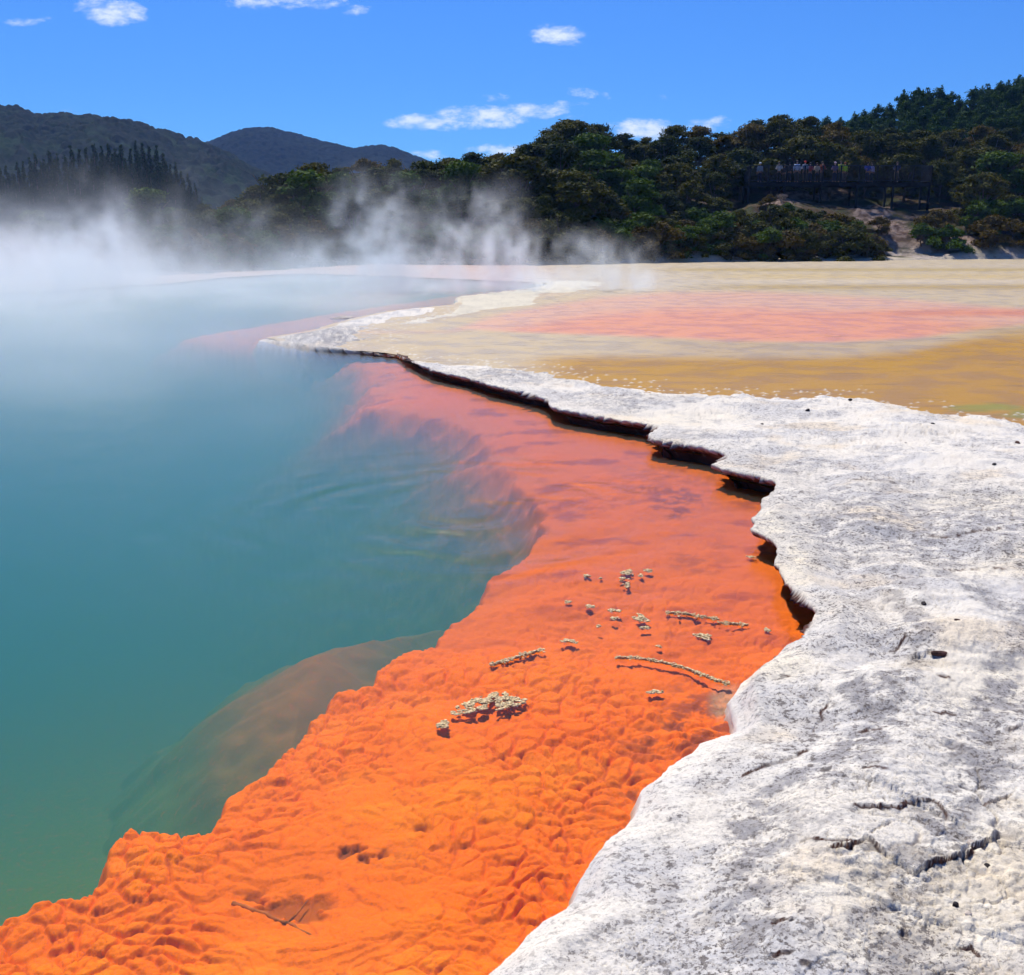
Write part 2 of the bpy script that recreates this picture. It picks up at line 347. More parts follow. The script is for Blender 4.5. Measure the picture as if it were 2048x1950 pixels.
def terrace_top(X, Y, d, lz, bs, r):
    steep = sst(.07, .15, lz)
    rim = sst(0, .35, d)
    edge = np.sqrt(np.clip(d / .02, 0, 1) * (2 - np.clip(d / .02, 0, 1)))
    soft = sst(-.02, .5, d) ** .8
    z = lz * (steep * (.92 + .08 * edge) + (1 - steep) * (.2 + .8 * sst(-.02, .12, d))) + (1 - steep) * .085 * soft * sst(15, 9, r)
    z = np.maximum(z, .115 * sst(0, .7, d) * sst(9, 15, r))
    near = bs < NEARI
    z = z + .05 * sst(.3, 2.5, d) * np.where(near, 1, .2)
    am = np.where(near, 1.0, .35) * sst(26, 12, r) + .12; hf = sst(13, 5, r)
    wx, wy = wav(X, Y)
    dw = d + .10 * fbm(X * 1.7, Y * 1.7, 3, 21)
    band = np.exp(-((dw - .16) / .07) ** 2) * .018 - np.exp(-((dw - .42) / .10) ** 2) * .02 + np.exp(-((dw - .75) / .16) ** 2) * .022 - np.exp(-((dw - 1.2) / .2) ** 2) * .02
    z = z + 1.35 * band * np.where(near, 1, 0) * sst(14, 5, r)
    z = z + am * (.036 * fbm(wx * .8, wy * .8, 3, 31) + .007 * fbm(wx * 4, wy * 5, 3, 35) + .004 * hf * fbm(X * 18, Y * 18, 4, 39, .6)) * sst(0, .15, d)
    # flaky crust: thin sheets ending in small steps
    q = fbm(wx * 1.3, wy * 2.0, 4, 44, .55) * 5.0; fr = q - np.floor(q)
    z = z + am * .0055 * (np.floor(q) + sst(.0, .05, fr)) * sst(.25, .9, d)
    q = fbm(wx * 3.8, wy * 5.0, 4, 47, .55) * 3.4; fr = q - np.floor(q)
    flk = sst(-.25, .25, fbm(X * .7, Y * .9, 3, 49))
    z = z + am * .003 * hf * (np.floor(q) + sst(.0, .06, fr)) * flk * sst(.1, .5, d)
    dark = np.zeros(X.shape); grav = np.zeros(X.shape)
    jx = X + .015 * fbm(X * 12, Y * 12, 3, 70); jy = Y + .015 * fbm(X * 12, Y * 12, 3, 75)
    for pl, a, wd in CR:
        a = a * .38; xs = [p[0] for p in pl]; ys = [p[1] for p in pl]
        m = (X > min(xs) - 1.2) & (X < max(xs) + 1.2) & (Y > min(ys) - 1.5) & (Y < max(ys) + .6)
        if not m.any(): continue
        dd, qx, qy, qs, sgn = seg_dist(jx[m], jy[m], pl)
        if pl[-1][0] < pl[0][0]: sgn = -sgn
        e = sst(0, .6, qs) * sst(len(pl) - 1, len(pl) - 1.6, qs)
        nearside = sgn < 0
        sc = np.clip(np.mean(ys) / 4.0, 1, 2.2)
        dz = np.where(nearside, -a * sc * np.exp(-dd / (wd * .6)), a * .35 * sc * np.exp(-dd / .12)) * e
        z[m] += dz
        dark[m] = np.maximum(dark[m], np.where(nearside, sst(.013 * sc, .005, dd), sst(.005 * sc, .002, dd)) * (a > .0045) * sst(-.35, .1, fbm(X[m] * 5, Y[m] * 5, 2, 77)) * sst(.1, .6, e))
        grav[m] = np.maximum(grav[m], np.where(nearside, np.exp(-dd / (wd * .55)) * sst(.005, .015, a), 0) * e)
    pm = sst(-.05, .3, fbm(X * .55 + 3, Y * .7, 3, 61)) * sst(.5, 1.2, d)
    pa, pb, pid = worley(X * 2.2 + .35 * fbm(X * 3, Y * 3, 3, 63), Y * 2.6 + .35 * fbm(X * 3 + 9, Y * 3, 3, 64), 65); pe = sst(.05, .0, pb - pa)
    z = z + am * pm * (.010 * pid * sst(0, .06, pb - pa) - .006 * pe)
    q = fbm(wx * 2.6, wy * 3.4, 5, 53, .6) * 2.6; fr = np.abs(q - np.round(q)); lines = sst(.045, .0, fr) * sst(-.25, .15, fbm(X * 1.9, Y * 1.9, 3, 57)) * sst(.1, .4, d)
    q = fbm(wx * 6.5, wy * 8.0, 4, 67, .6) * 2.2; fr = np.abs(q - np.round(q)); lines = np.maximum(lines, .7 * hf * sst(.06, .0, fr) * sst(-.1, .3, fbm(X * 3.1, Y * 3.1, 3, 69)) * sst(.1, .4, d))
    lines = np.maximum(lines, pe * pm * sst(-.3, .2, fbm(X * 6, Y * 6, 2, 71)) * am)
    z = z - am * .006 * lines
    return z, dark, grav, lines
def build_terrace():
    X, Y = polar(-36, 62, 1640, 1.35, 48, 1150)
    d0, bx, by, bs = shore(X, Y); inb = inside(X, Y, BACKPOLY); r = np.hypot(X, Y)
    db = seg_dist_t(X, Y, BACK)[0]; db = np.where(inb, db, -db)
    sel = (d0 > -.5) & ((inb & (db > -2)) | (db < 2.2) | (bs > NEARI - 1)) & ~((r > 26) & (d0 > 12)) & ~((~inb) & (db < -1.6) & (d0 > 3.0))
    X, Y, d0, bx, by, bs, inb, r, db = [q[sel] for q in (X, Y, d0, bx, by, bs, inb, r, db)]
    d, lz = terrace_fields(X, Y, d0, bs, r)
    near = bs < NEARI
    farpart = (~inb) & (bs > NEARI)
    z, dark, grav, lines = terrace_top(X, Y, d, lz, bs, r)
    gv = blobs(X, Y, GRAVPX) * .8; gravel = np.clip(np.maximum(gv, grav), 0, 1)
    f1, f2, idv = worley(X * 26, Y * 26, 81)
    z = z + gravel * (.012 * np.sqrt(np.clip(1 - (f1 / .55) ** 2, 0, 1)) * (idv > .3) - .006) * sst(0, .2, d)
    f1, f2, idv = worley(X * 9, Y * 9, 85)
    peb = np.sqrt(np.clip(.5 - (f1 / .22) ** 2, 0, 1)); pebm = (idv > .93) & (r < 14)
    z = z + .012 * peb * pebm * sst(.3, .8, d) * (.25 + gravel)
    # terrace top runs down under the mineral flats at its back
    back = sst(-.1, 1.4, db + .45 * fbm(X * 1.2, Y * 1.2, 4, 90) + .12 * fbm(X * 6, Y * 6, 3, 93))
    zb = z * back + (1 - back) * (.02 + .02 * fbm(X * 5, Y * 5, 3, 94))
    bulge = np.where((bs > NEARI), 1.0, 0.0)
    zfar = np.maximum(zb, .0)
    zt = np.where(farpart, np.where(r > 26, np.maximum(lz * sst(0, .2, d), .075 + .02 * fbm(X * .5, Y * .5, 3, 95)) * sst(-.05, .25, d) * sst(5, 1.5, d), zb), zb)
    # keep height for the whole land; fold the lip under for d<0
    under = np.clip(-d, 0, None)
    gx = (X - bx); gy = (Y - by); gl = np.hypot(gx, gy) + 1e-9
    steep = sst(.07, .15, lz)
    # fold: 0..06 lip underside, then recess
    k = np.clip(under / .30, 0, 1)
    inset = steep * (np.interp(k, [0, .05, .3, .6, 1], [0, .02, .14, .24, .30])) + (1 - steep) * 0
    fz = np.interp(k, [0, .05, .3, .6, 1], [.90, .74, .55, .05, -1.6])
    foldz = lz * fz * steep + (1 - steep) * (lz * .2 - under * 2.2)
    foldz = foldz + steep * .018 * fbm(bs * 9, bs * 0 + 2.0, 3, 97)
    m = d < 0
    nx = np.where(d > -.0, 0, gx / gl); ny = np.where(d > -.0, 0, gy / gl)
    X2 = np.where(m, X - nx * (inset + under * steep), X); Y2 = np.where(m, Y - ny * (inset + under * steep), Y)
    Z2 = np.where(m, foldz, zt)
    # hanging sinter fringes on the lip
    # ---------------- pigment
    white = np.array([.75, .695, .61]); col = np.broadcast_to(white, X.shape + (3,)).copy()
    n1 = fbm(X * 1.1, Y * 1.6, 5, 101, .6); hfc = sst(9, 4, r); n2 = fbm(X * 7, Y * 9, 2, 105, .65) * .75 + .45 * hfc * fbm(X * 28, Y * 36, 3, 106, .65); n3 = fbm(X * 30, Y * 30, 4, 109, .7) * hfc
    col = mixc(col, (.80, .72, .60), sst(-.1, .5, n1) * .45)
    col = mixc(col, (.50, .49, .50), sst(-.15, .35, -n1 + .5 * n2) * .6)
    col = mixc(col, (.80, .71, .55), blobs(X, Y, CREAMPX, seed=66) * .9)
    g = blobs(X, Y, GREYPX)
    db2 = d + .16 * fbm(X * 1.3, Y * 1.3, 4, 119) + .03 * n2
    strp = sst(.0, .7, np.sin(db2 * 13 + 2.2 * n1)) * sst(.12, .3, db2) * sst(2.2, 1.0, db2) * near * sst(9, 5, r)
    col = mixc(col, (.33, .31, .30), strp * .9 * sst(-.35, .2, n2)); g = np.maximum(g, .5 * strp)
    tan = sst(.1, .5, fbm(X * .9 + 7, Y * 1.2, 5, 121, .6)) * near; col = mixc(col, (.74, .60, .42), tan * .55)
    col = mixc(col, (.33, .32, .33), np.clip(g * sst(-.45, .35, n2 + .6 * n3), 0, 1) * .85)
    spk = sst(.05, .42, n2 * .6 + n3 * .8) * (.28 + .62 * g + .2 * sst(0, .4, -n1)) * sst(.1, .5, d)
    col = mixc(col, (.27, .25, .24), np.clip(spk, 0, 1) * .8)
    col = mixc(col, (.20, .17, .16), lines * .65 * sst(-.3, .2, n3))
    clear = sst(.05, .45, fbm(X * .8, Y * 1.1, 4, 117) + .35 * n2) * (1 - g)
    speck_amt = np.clip(.26 + .85 * g + .55 * sst(-.2, .35, -n1 + .6 * n2) - .55 * clear, .10, 1); speck_amt = np.maximum(speck_amt, .38 * sst(.6, .1, d) * near)
    gc = mixc(np.broadcast_to(np.array([.50, .43, .33]), col.shape), (.72, .63, .5), sst(-.3, .4, n3))
    gravc = gravel[..., None] * sst(-.5, .2, n2)[..., None]
    col = col * (1 - gravc) + gc * gravc
    clean = sst(.5, .15, d + .1 * n1) * near
    col = mixc(col, (.80, .72, .60), clean * .4 * sst(-.3, .4, n2))
    col = mixc(col, (.07, .028, .02), np.clip(dark * sst(-.5, .0, n3 + .3), 0, 1))
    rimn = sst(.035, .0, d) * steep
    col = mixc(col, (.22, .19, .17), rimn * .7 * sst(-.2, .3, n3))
    ucol = mixc(np.broadcast_to(np.array([.10, .045, .035]), col.shape), (.45, .38, .33), sst(.25, .6, fbm(X * 16, Y * 16, 3, 113)) * sst(.0, .12, foldz))  # red-brown crust underside; the overhang's shade is painted in as well
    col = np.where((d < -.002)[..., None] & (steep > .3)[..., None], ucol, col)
    low = ((d < .0) & (steep <= .3))
    col = np.where(low[..., None], mixc(col, (.50, .33, .20), sst(.0, -.05, d)), col)
    farc = sst(22, 30, r) * (1 - inb)
    col = mixc(col, (.66, .60, .47), farc)
    col = np.concatenate([col, (speck_amt * sst(-.02, .05, d))[:, None]], 1)
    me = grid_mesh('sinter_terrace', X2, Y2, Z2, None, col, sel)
    o = link('sinter_terrace', me, vcol_ground('sinter', .92, .15,
        speck=[(14, .50, .66, (.42, .39, .37), .40), (24, .545, .60, (.13, .11, .10), .85), (60, .54, .60, (.10, .085, .08), .85)],  # dark flecks paint in the small shadows of crust flakes
        bumps=((13, .009), (45, .008), (140, .003)))); tag(o, kind='structure')
    return o
# ------------------------------------------------------------------ pool bed
SHELF = [P(x, y, -.15) for x, y in [(0,1755),(60,1722),(150,1712),(160,1680),(200,1628),(250,1600),(320,1600),(368,1606),(400,1560),(480,1510),(520,1465),(562,1430),(575,1395),(620,1360),(690,1338),(710,1310),(770,1280),(812,1258),(830,1225),
 (850,1203),(900,1163),(950,1115),(1000,1075),(1032,1040),(1025,1000),(1000,960),(962,920),(930,880),(905,845),(880,825),(800,808),(690,795),(700,770),(715,740),(690,712),(640,686),(560,678),(480,668),(400,662),(330,650),(400,636),(500,620),(600,603),(720,585),(800,575),(860,566),(900,560),(1000,552),(1060,546)]]
SHELFPOLY = [(-60, 12), (-12, -3), (-3.6, 2.2), P(-200, 1850, -.15)] + SHELF + [P(900,541,-.2), P(720,533,-.2), P(520,532,-.2), P(330,548,-.2), P(100,563,-.2), P(-300,578,-.2)]
LEDGE2 = [P(x, y, -.85) for x, y in [(230,1480),(260,1400),(330,1330),(430,1262),(560,1225),(700,1198),(850,1172),(950,1130)]] + [P(900, 1300, -.3), P(700, 1500, -.3), P(480, 1640, -.3), P(380, 1600, -.4), P(300, 1550, -.6)]
def build_bed():
    X, Y = polar(-50, 34, 1250, 1.6, 75, 1000)
    d, bx, by, bs = shore(X, Y); sel = d < .35
    se = seg_dist_t(X, Y, SHELFPOLY, True)[0]; l2 = seg_dist_t(X, Y, LEDGE2, True)[0]; sg = inside(X, Y, LEDGE2)
    X, Y, d, se, l2, sg = [q[sel] for q in (X, Y, d, se, l2, sg)]
    r = np.hypot(X, Y); ins = inside(X, Y, SHELFPOLY)
    e = np.where(ins, se, -se)                  # >0 over the deep pool
    e = e + (.07 * fbm(X * 2.2, Y * 2.2, 4, 200) + .02 * fbm(X * 9, Y * 9, 3, 204)) * np.clip(r / 6, .6, 2.5)
    soft = sst(6, 11, r)
    wx, wy = wav(X, Y, 2.0, .09, 210)
    # pillows
    msk = sst(-.45, .15, fbm(X * .9, Y * .9, 3, 215)) * sst(8.5, 4.6, r) 
    f1, f2, idv = worley(wx * 8.5, wy * 10.5, 220); p1 = sst(0, .30, f2 - f1) * (.45 + .55 * idv)
    g1, g2, idw = worley(wx * 20 + 5, wy * 24, 225); p2 = sst(0, .35, g2 - g1) * (.3 + .7 * idw)
    lump = (.019 * p1 * (.10 + .90 * msk) + .006 * p2 * (.2 + .8 * msk) * sst(9, 5, r))
    h1, h2, idx_ = worley(wx * 2.2, wy * 2.8, 229); lump = lump + .010 * np.sqrt(np.clip(1 - (h1 / .6) ** 2, 0, 1)) * (idx_ > .45) * sst(14, 6, r)
    q = fbm(wx * 1.1, wy * 2.0, 4, 232, .55) * 4.5; fr = q - np.floor(q)
    led = .018 * (np.floor(q) + sst(0, .12, fr)); led = led * sst(16, 5, r)
    z = -.048 - .045 * sst(4.7, 3.4, r) - .05 * sst(-.7, 0, e) + lump * 1.25 + led * .35 + .008 * fbm(X * 9, Y * 9, 4, 236) + .02 * fbm(X * .8, Y * .8, 3, 238)
    z = np.where(z > -.014, -.014 + (z + .014) * .15, z)
    hump = .05 * np.exp(-((e + .25) / .22) ** 2) * (fbm(X * 1.5, Y * 1.5, 2, 240) + .4) * sst(10, 5, r)
    z = z + hump
    # slope over the edge
    n = fbm(X * 1.3, Y * 1.3, 4, 245)
    drop = np.clip(e + .10, 0, None)
    k = 1.7 * (1 - soft) + .7 * soft
    zs = z - .22 * sst(-.12, .12, e) * (1 - soft) - .06 * soft * sst(-.6, .5, e) - k * drop * (1 + .10 * n * sst(1.2, .2, e))
    l2 = np.where(sg, l2, -l2) + .2 * fbm(X * .9, Y * .9, 4, 250)
    floor2 = -.52 - .55 * sst(1.2, 0, l2) - 2.8 * sst(.45, -2.6, l2) + .05 * fbm(X * 2, Y * 2, 3, 251)
    nearl = sst(13, 6, r); zf = np.maximum(zs, floor2); zf = np.maximum(zf, np.maximum(-3.6, -.95 - .20 * np.clip(r - 4.0, 0, None) + .04 * fbm(X * .8, Y * .8, 3, 255)))
    zf = zf - .12 * sst(17, 24, r)
    Z = zf
    # ---------------- pigment of the mats, with the water's tint painted in by depth
    og = np.array([.95, .172, .0005]); col = np.broadcast_to(og, X.shape + (3,)).copy()
    n1 = fbm(X * 1.3, Y * 1.6, 5, 260, .6); n2 = fbm(X * 6, Y * 8, 4, 264, .6); n3 = fbm(X * 22, Y * 24, 3, 268, .6)
    col = mixc(col, (.88, .140, .001), sst(-.2, .5, n1) * .6)
    col = mixc(col, (.95, .220, .001), sst(0, .5, -n1 + .3 * n2) * sst(7, 3.5, r) * .8)
    gap = np.maximum(sst(.12, .0, f2 - f1) * (.3 + .7 * msk), .6 * sst(.12, 0, g2 - g1) * msk) * sst(-.35, .2, n2) * sst(10, 5, r); col = mixc(col, (.42, .045, .006), gap * .75)
    ql = fbm(wx * 1.6, wy * 2.6, 4, 281, .6) * 4; fl = np.abs(ql - np.round(ql)); col = mixc(col, (.50, .05, .02), sst(.06, 0, fl) * sst(-.1, .3, n2) * .6)
    col = mixc(col, (.66, .125, .0), sst(4.0, 7.5, r) * .9)
    col = mixc(col, (.34, .055, .02), sst(.12, .5, fbm(X * 1.2, Y * 2.4, 5, 283, .6)) * sst(4.5, 7.5, r) * .8)
    st = blobs(X, Y, [((1370,1400), (80,50), .9), ((1300,1450), (90,50), .9), ((1230,1540), (50,60), .7), ((1330,1370), (60,25), .6), ((1290,990), (60,35), .9), ((1290,960), (120,60), .4), ((1330,1105), (60,20), .5), ((1380,1080), (40,20), .4), ((1230,945), (60,20), .4), ((720,1680), (60,25), .4), ((1200,1600), (40,50), .5)], -.15, 1.1, 270)
    st = st * sst(-.25, .15, n2 + .4 * n3)
    col = mixc(col, (.20, .045, .02), np.clip(st, 0, 1) * .85)
    gr = blobs(X, Y, [((1395,1375), (32,30), .8)], -.1, .5, 275); col = mixc(col, (.42, .30, .17), gr * .8)
    hole = blobs(X, Y, [((695,1665), (45,14), 1), ((715,1685), (35,8), 1), ((812,1632), (20,7), 1), ((530,1775), (80,22), .8), ((480,1755), (40,12), .8), ((280,1600), (30,8), .4)], -.15, 1.2, 277)
    hole = hole * sst(-.15, .2, n2); col = mixc(col, (.16, .04, .008), hole * .8); Z = Z - hole * .03
    # depth tint: mats thin out, and the turbid water's blue-green scatter is painted in
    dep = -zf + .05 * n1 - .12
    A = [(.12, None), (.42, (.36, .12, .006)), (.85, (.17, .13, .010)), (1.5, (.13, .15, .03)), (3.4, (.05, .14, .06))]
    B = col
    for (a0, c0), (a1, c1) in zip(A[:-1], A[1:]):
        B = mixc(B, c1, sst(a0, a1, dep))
    B = mixc(B, (.14, .21, .012), sst(11, 5, r) * sst(.6, 1.15, dep) * .9)  # green of the near water, painted onto the bed
    me = grid_mesh('pool_bed', X, Y, Z, None, B, sel)
    o = link('pool_bed', me, vcol_ground('mats', .85, .1, speck=[(60, .52, .68, (.42, .05, .004), .40), (18, .52, .70, (.60, .08, .003), .35)], bumps=((38, .006), (130, .0025)))); tag(o, kind='structure')
    return o
# ------------------------------------------------------------------ water
WATERC = (.085, .43, .41, 1)
def build_water():
    m, t = mat_new('water'); out = t.new('ShaderNodeOutputMaterial')
    geo = t.new('ShaderNodeNewGeometry'); pos = geo.outputs['Position']
    s = t.new('ShaderNodeSeparateXYZ'); t.l.new(pos, s.inputs[0]); X, Y = s.outputs[0], s.outputs[1]
    n1 = t.noise(pos, 1.2, 3, .5); n2 = t.noise(pos, 6.5, 4, .6, .4)
    st = t.new('ShaderNodeVectorMath', operation='MULTIPLY'); t.l.new(pos, st.inputs[0]); st.inputs[1].default_value = (1.0, 2.6, 1)
    n3 = t.noise(st.outputs[0], 9, 3, .55, .6)
    # ring waves spreading from gas rising below the surface
    cx, cy = P(890, 985, 0)
    warp = t.m('MULTIPLY', t.m('SUBTRACT', n1, .5), .7)
    dx = t.m('SUBTRACT', X, cx); dy = t.m('SUBTRACT', Y, cy)
    rr = t.m('ADD', t.m('SQRT', t.m('ADD', t.m('MULTIPLY', dx, dx), t.m('MULTIPLY', dy, dy))), warp)
    wv = t.m('SINE', t.m('MULTIPLY', rr, 13.0)); fall = t.mr(rr, .6, 3.3, 1, 0)
    n4 = t.noise(pos, .9, 2, .5)
    ring = t.m('MULTIPLY', t.m('MULTIPLY', wv, fall), t.mr(n4, .35, .65))
    h = t.m('ADD', t.m('MULTIPLY', n2, .003), t.m('MULTIPLY', n3, .003))
    h = t.m('ADD', h, t.m('MULTIPLY', ring, .016)); h = t.m('ADD', h, t.m('MULTIPLY', n1, .012))
    bp = t.new('ShaderNodeBump'); bp.inputs['Distance'].default_value = 1.0; bp.inputs['Strength'].default_value = .8; t.put(bp.inputs['Height'], t.m('MULTIPLY', h, t.mr(Y, 3.5, 8, .3, 1)))
    fr = t.new('ShaderNodeLayerWeight'); fr.inputs['Blend'].default_value = .5; t.l.new(bp.outputs[0], fr.inputs['Normal']); fac = t.m('MULTIPLY_ADD', t.m('POWER', fr.outputs['Facing'], 4.6), .66, .006)
    g = t.new('ShaderNodeBsdfGlossy'); g.inputs['Roughness'].default_value = .22; t.l.new(bp.outputs[0], g.inputs['Normal'])
    tr = t.new('ShaderNodeBsdfTransparent'); tr.inputs[0].default_value = (1, 1, 1, 1)
    mx = t.new('ShaderNodeMixShader'); t.l.new(t.m('MINIMUM', fac, .75), mx.inputs[0]); t.l.new(tr.outputs[0], mx.inputs[1]); t.l.new(g.outputs[0], mx.inputs[2])
    t.l.new(mx.outputs[0], out.inputs[0])
    vol = t.new('ShaderNodeVolumePrincipled'); vol.inputs['Color'].default_value = WATERC; vol.inputs['Density'].default_value = .36; vol.inputs['Anisotropy'].default_value = 0
    t.l.new(vol.outputs[0], out.inputs['Volume'])
    b = MB(); b.box((-32.5, 34, -2.5), (125, 92, 5))
    o = b.build('water', m, smooth=False); tag(o, kind='structure'); return o
#@@END2
# ================================================================== MINERAL FLATS
def flats_z(X, Y): return .06 + .0 * X
def build_flats():
    X, Y = polar(-52, 50, 900, 9, 130, 700, .8)
    r = np.hypot(X, Y)
    px, py = pxof(X, Y, .06)
    n = fbm(X * .12, Y * .25, 4, 300); n2 = fbm(X * .5, Y * 1.6, 4, 304); n3 = fbm(X * 3, Y * 8, 4, 308, .6)
    yy = py + n * 4 * np.clip((py - 500) / 150, .1, 1.2)
    def band(tab, x):
        xs = [a for a, b in tab]; ys = [b for a, b in tab]; return np.interp(x, xs, ys)
    c_bei = np.array([.57, .44, .26]); c_och = np.array([.47, .24, .012]); c_gr = np.array([.50, .36, .20]); c_pink = np.array([.74, .28, .15]); c_sal = np.array([.68, .38, .25])
    col = np.broadcast_to(c_bei, X.shape + (3,)).copy()
    # near ochre band: upper limit runs down to the left
    och_top = band([(600, 740), (1050, 690), (1150, 690), (1400, 693), (1600, 690), (1750, 680), (1970, 640), (2400, 620)], px)
    col = mixc(col, c_gr, sst(0, 1, (px - 1100) / 300) * sst(640, 655, yy))
    col = mixc(col, c_och, sst(-14, 6, yy - och_top) * sst(950, 1120, px))
    col = mixc(col, (.46, .24, .04), sst(20, 45, yy - och_top) * sst(1100, 1400, px) * .7)
    # pink lens
    pt = band([(860, 640), (930, 615), (1000, 600), (1060, 588), (1150, 575), (1280, 565), (1450, 563), (1700, 575), (1850, 588), (1970, 598), (2400, 610)], px)
    pb = band([(860, 640), (900, 634), (1000, 640), (1100, 645), (1250, 650), (1400, 655), (1600, 658), (1750, 652), (1850, 640), (1970, 625), (2400, 610)], px)
    m = sst(-10, 6, yy - pt) * sst(-5, 7, pb - yy)
    col = mixc(col, c_sal, m * .95); col = mixc(col, c_pink, m * sst(-1, 26, yy - pt - 18) * .8)
    m2 = sst(1500, 1800, px) * np.exp(-((yy - 603) / 8) ** 2); col = mixc(col, (.66, .20, .08), m2 * .7)
    m3 = sst(1750, 1970, px) * np.exp(-((yy - 640) / 14) ** 2); col = mixc(col, (.50, .32, .11), m3 * .8)
    # far bands
    f = sst(1250, 1500, px)
    col = mixc(col, (.57, .46, .30), sst(560, 548, yy)); col = mixc(col, (.46, .31, .09), f * np.exp(-((py - 552) / 5.5) ** 2) * .85)
    col = mixc(col, (.62, .45, .18), f * np.exp(-((py - 532) / 7) ** 2) * .8); col = mixc(col, (.50, .36, .12), sst(1150, 1400, px) * np.exp(-((py - 519) / 3.5) ** 2) * .9)
    col = mixc(col, (.70, .56, .36), f * np.exp(-((py - 541) / 4) ** 2) * .5)
    # pinkish left bank seen through the steam
    col = mixc(col, (.66, .38, .32), sst(1150, 900, px) * sst(575, 560, py) * .6)
    # thin dark stringers and ripple marks
    s = sst(.46, .62, fbm(X * .9 + Y * .1, Y * 6.5, 3, 312)) * sst(600, 640, py)
    col = mixc(col, (.24, .13, .03), s * .45)
    col = col * (1 + .03 * n2 + .03 * n3)[..., None]
    # pale crust specks along the terrace
    dbk, _, _, _, _ = seg_dist(X, Y, BACK)
    f1, f2, idv = worley(X * 9, Y * 9, 320); sp_ = sst(.3, .12, f1) * (idv > .74 + .5 * sst(.0, 1.6, dbk + .5 * n2)) * sst(2.2, .2, dbk); Z = flats_z(X, Y) + .02 * sp_
    green = blobs(X, Y, [((1900,778), (60,8), 1), ((1990,790), (60,8), 1)], .1, .6, 330); col = mixc(col, (.22, .26, .05), green * .7)
    col = mixc(col, (.76, .72, .66), sp_)
    # bank rises at the far side
    d, bx, by, bs = shore(X, Y)
    keep = (d > .12)
    col = np.clip(col * .86, 0.003, .85)
    me = grid_mesh('mineral_flats', X, Y, Z, keep, col)
    m, t = mat_new('flats'); out = t.new('ShaderNodeOutputMaterial'); b = t.new('ShaderNodeBsdfPrincipled')
    at = t.new('ShaderNodeVertexColor'); at.layer_name = 'Col'; t.l.new(at.outputs[0], b.inputs['Base Color'])
    geo = t.new('ShaderNodeNewGeometry'); n = t.noise(geo.outputs['Position'], 1.2, 5, .6); t.put(b.inputs['Roughness'], t.mr(n, .4, .6, .35, .6)); b.inputs['Specular IOR Level'].default_value = .18
    bp = t.new('ShaderNodeBump'); bp.inputs['Distance'].default_value = 1; t.put(bp.inputs['Height'], t.m('MULTIPLY', t.noise(geo.outputs['Position'], 7, 4, .6), .008)); t.l.new(bp.outputs[0], b.inputs['Normal'])
    t.l.new(b.outputs[0], out.inputs[0]); me.materials.append(m)
    o = bpy.data.objects.new('ground', me); COL.objects.link(o); tag(o, kind='structure'); return o
# ================================================================== HILLS
def elz(y, D): return PD(985, y, D).z
SKY = [(-900,480),(-200,470),(150,470),(290,455),(310,430),(350,400),(450,378),(500,350),(560,325),(600,312),(650,318),(700,308),(780,302),(860,298),(950,290),(1000,280),(1030,258),(1080,226),(1130,220),(1190,248),(1230,262),(1290,240),(1350,242),(1420,248),(1440,222),(1500,212),(1560,230),(1620,238),(1700,242),(1800,246),(1970,240),(2400,230)]
RD = [(-900,80),(290,76),(700,88),(1000,92),(1400,106),(1970,112),(2400,112)]
RS = [(-900,50),(0,50),(300,54),(520,62),(700,72),(1000,70),(1300,76),(1690,80),(1970,86),(2400,88)]
FY = [(-900,525),(300,525),(700,505),(1300,506),(1690,500),(1970,495)]
def it(tab, x): return np.interp(x, [a for a, b in tab], [b for a, b in tab])
def pxaz(X, Y):      # traced column for a horizontal direction
    return (CX + F * (X / np.maximum(Y, 1)) * 1.033) / K
ELSKY = [(x, elev(y)) for x, y in SKY]
UP = [(-900,480),(1400,480),(1500,330),(1570,225),(1650,207),(1700,195),(1720,168),(1770,158),(1830,178),(1860,165),(1900,150),(1970,134),(2150,105),(2400,90)]
ELUP = [(x, elev(y)) for x, y in UP]
TH = 4.6
def hill_z(X, Y):
    X = np.asarray(X, float); Y = np.asarray(Y, float); px = pxaz(X, Y); D = Y
    rs = it(RS, px); rd = it(RD, px); zr = H + it(ELSKY, px) * rd - TH
    zr = np.maximum(zr, .6)
    tt = np.clip((D - rs) / (rd - rs), 0, 1)
    # steeper bank first below the deck, then terrace for the deck, then on
    dk = sst(1380, 1450, px) * sst(1900, 1790, px)
    zn = zr * tt ** .85
    zd = np.interp(tt, [0, .12, .38, .62, 1], [0, .05, .50, .56, 1]) * zr
    z = zn * (1 - dk) + zd * dk
    z2 = H + it(ELUP, px) * 150 - 6.5
    up = sst(0, 1, (D - rd) / (150 - rd)); z = np.where(D > rd, zr + np.maximum(z2 - zr, -zr * .5) * up, z)
    z = z + (.5 * fbm(X * .12, Y * .12, 3, 400) + .15 * fbm(X * .6, Y * .6, 3, 404)) * sst(0, 6, D - rs)
    z = np.where(D < rs, -.3 * np.clip((rs - D) / 2, 0, 1), z + .12 * sst(0, .6, D - rs))
    return z
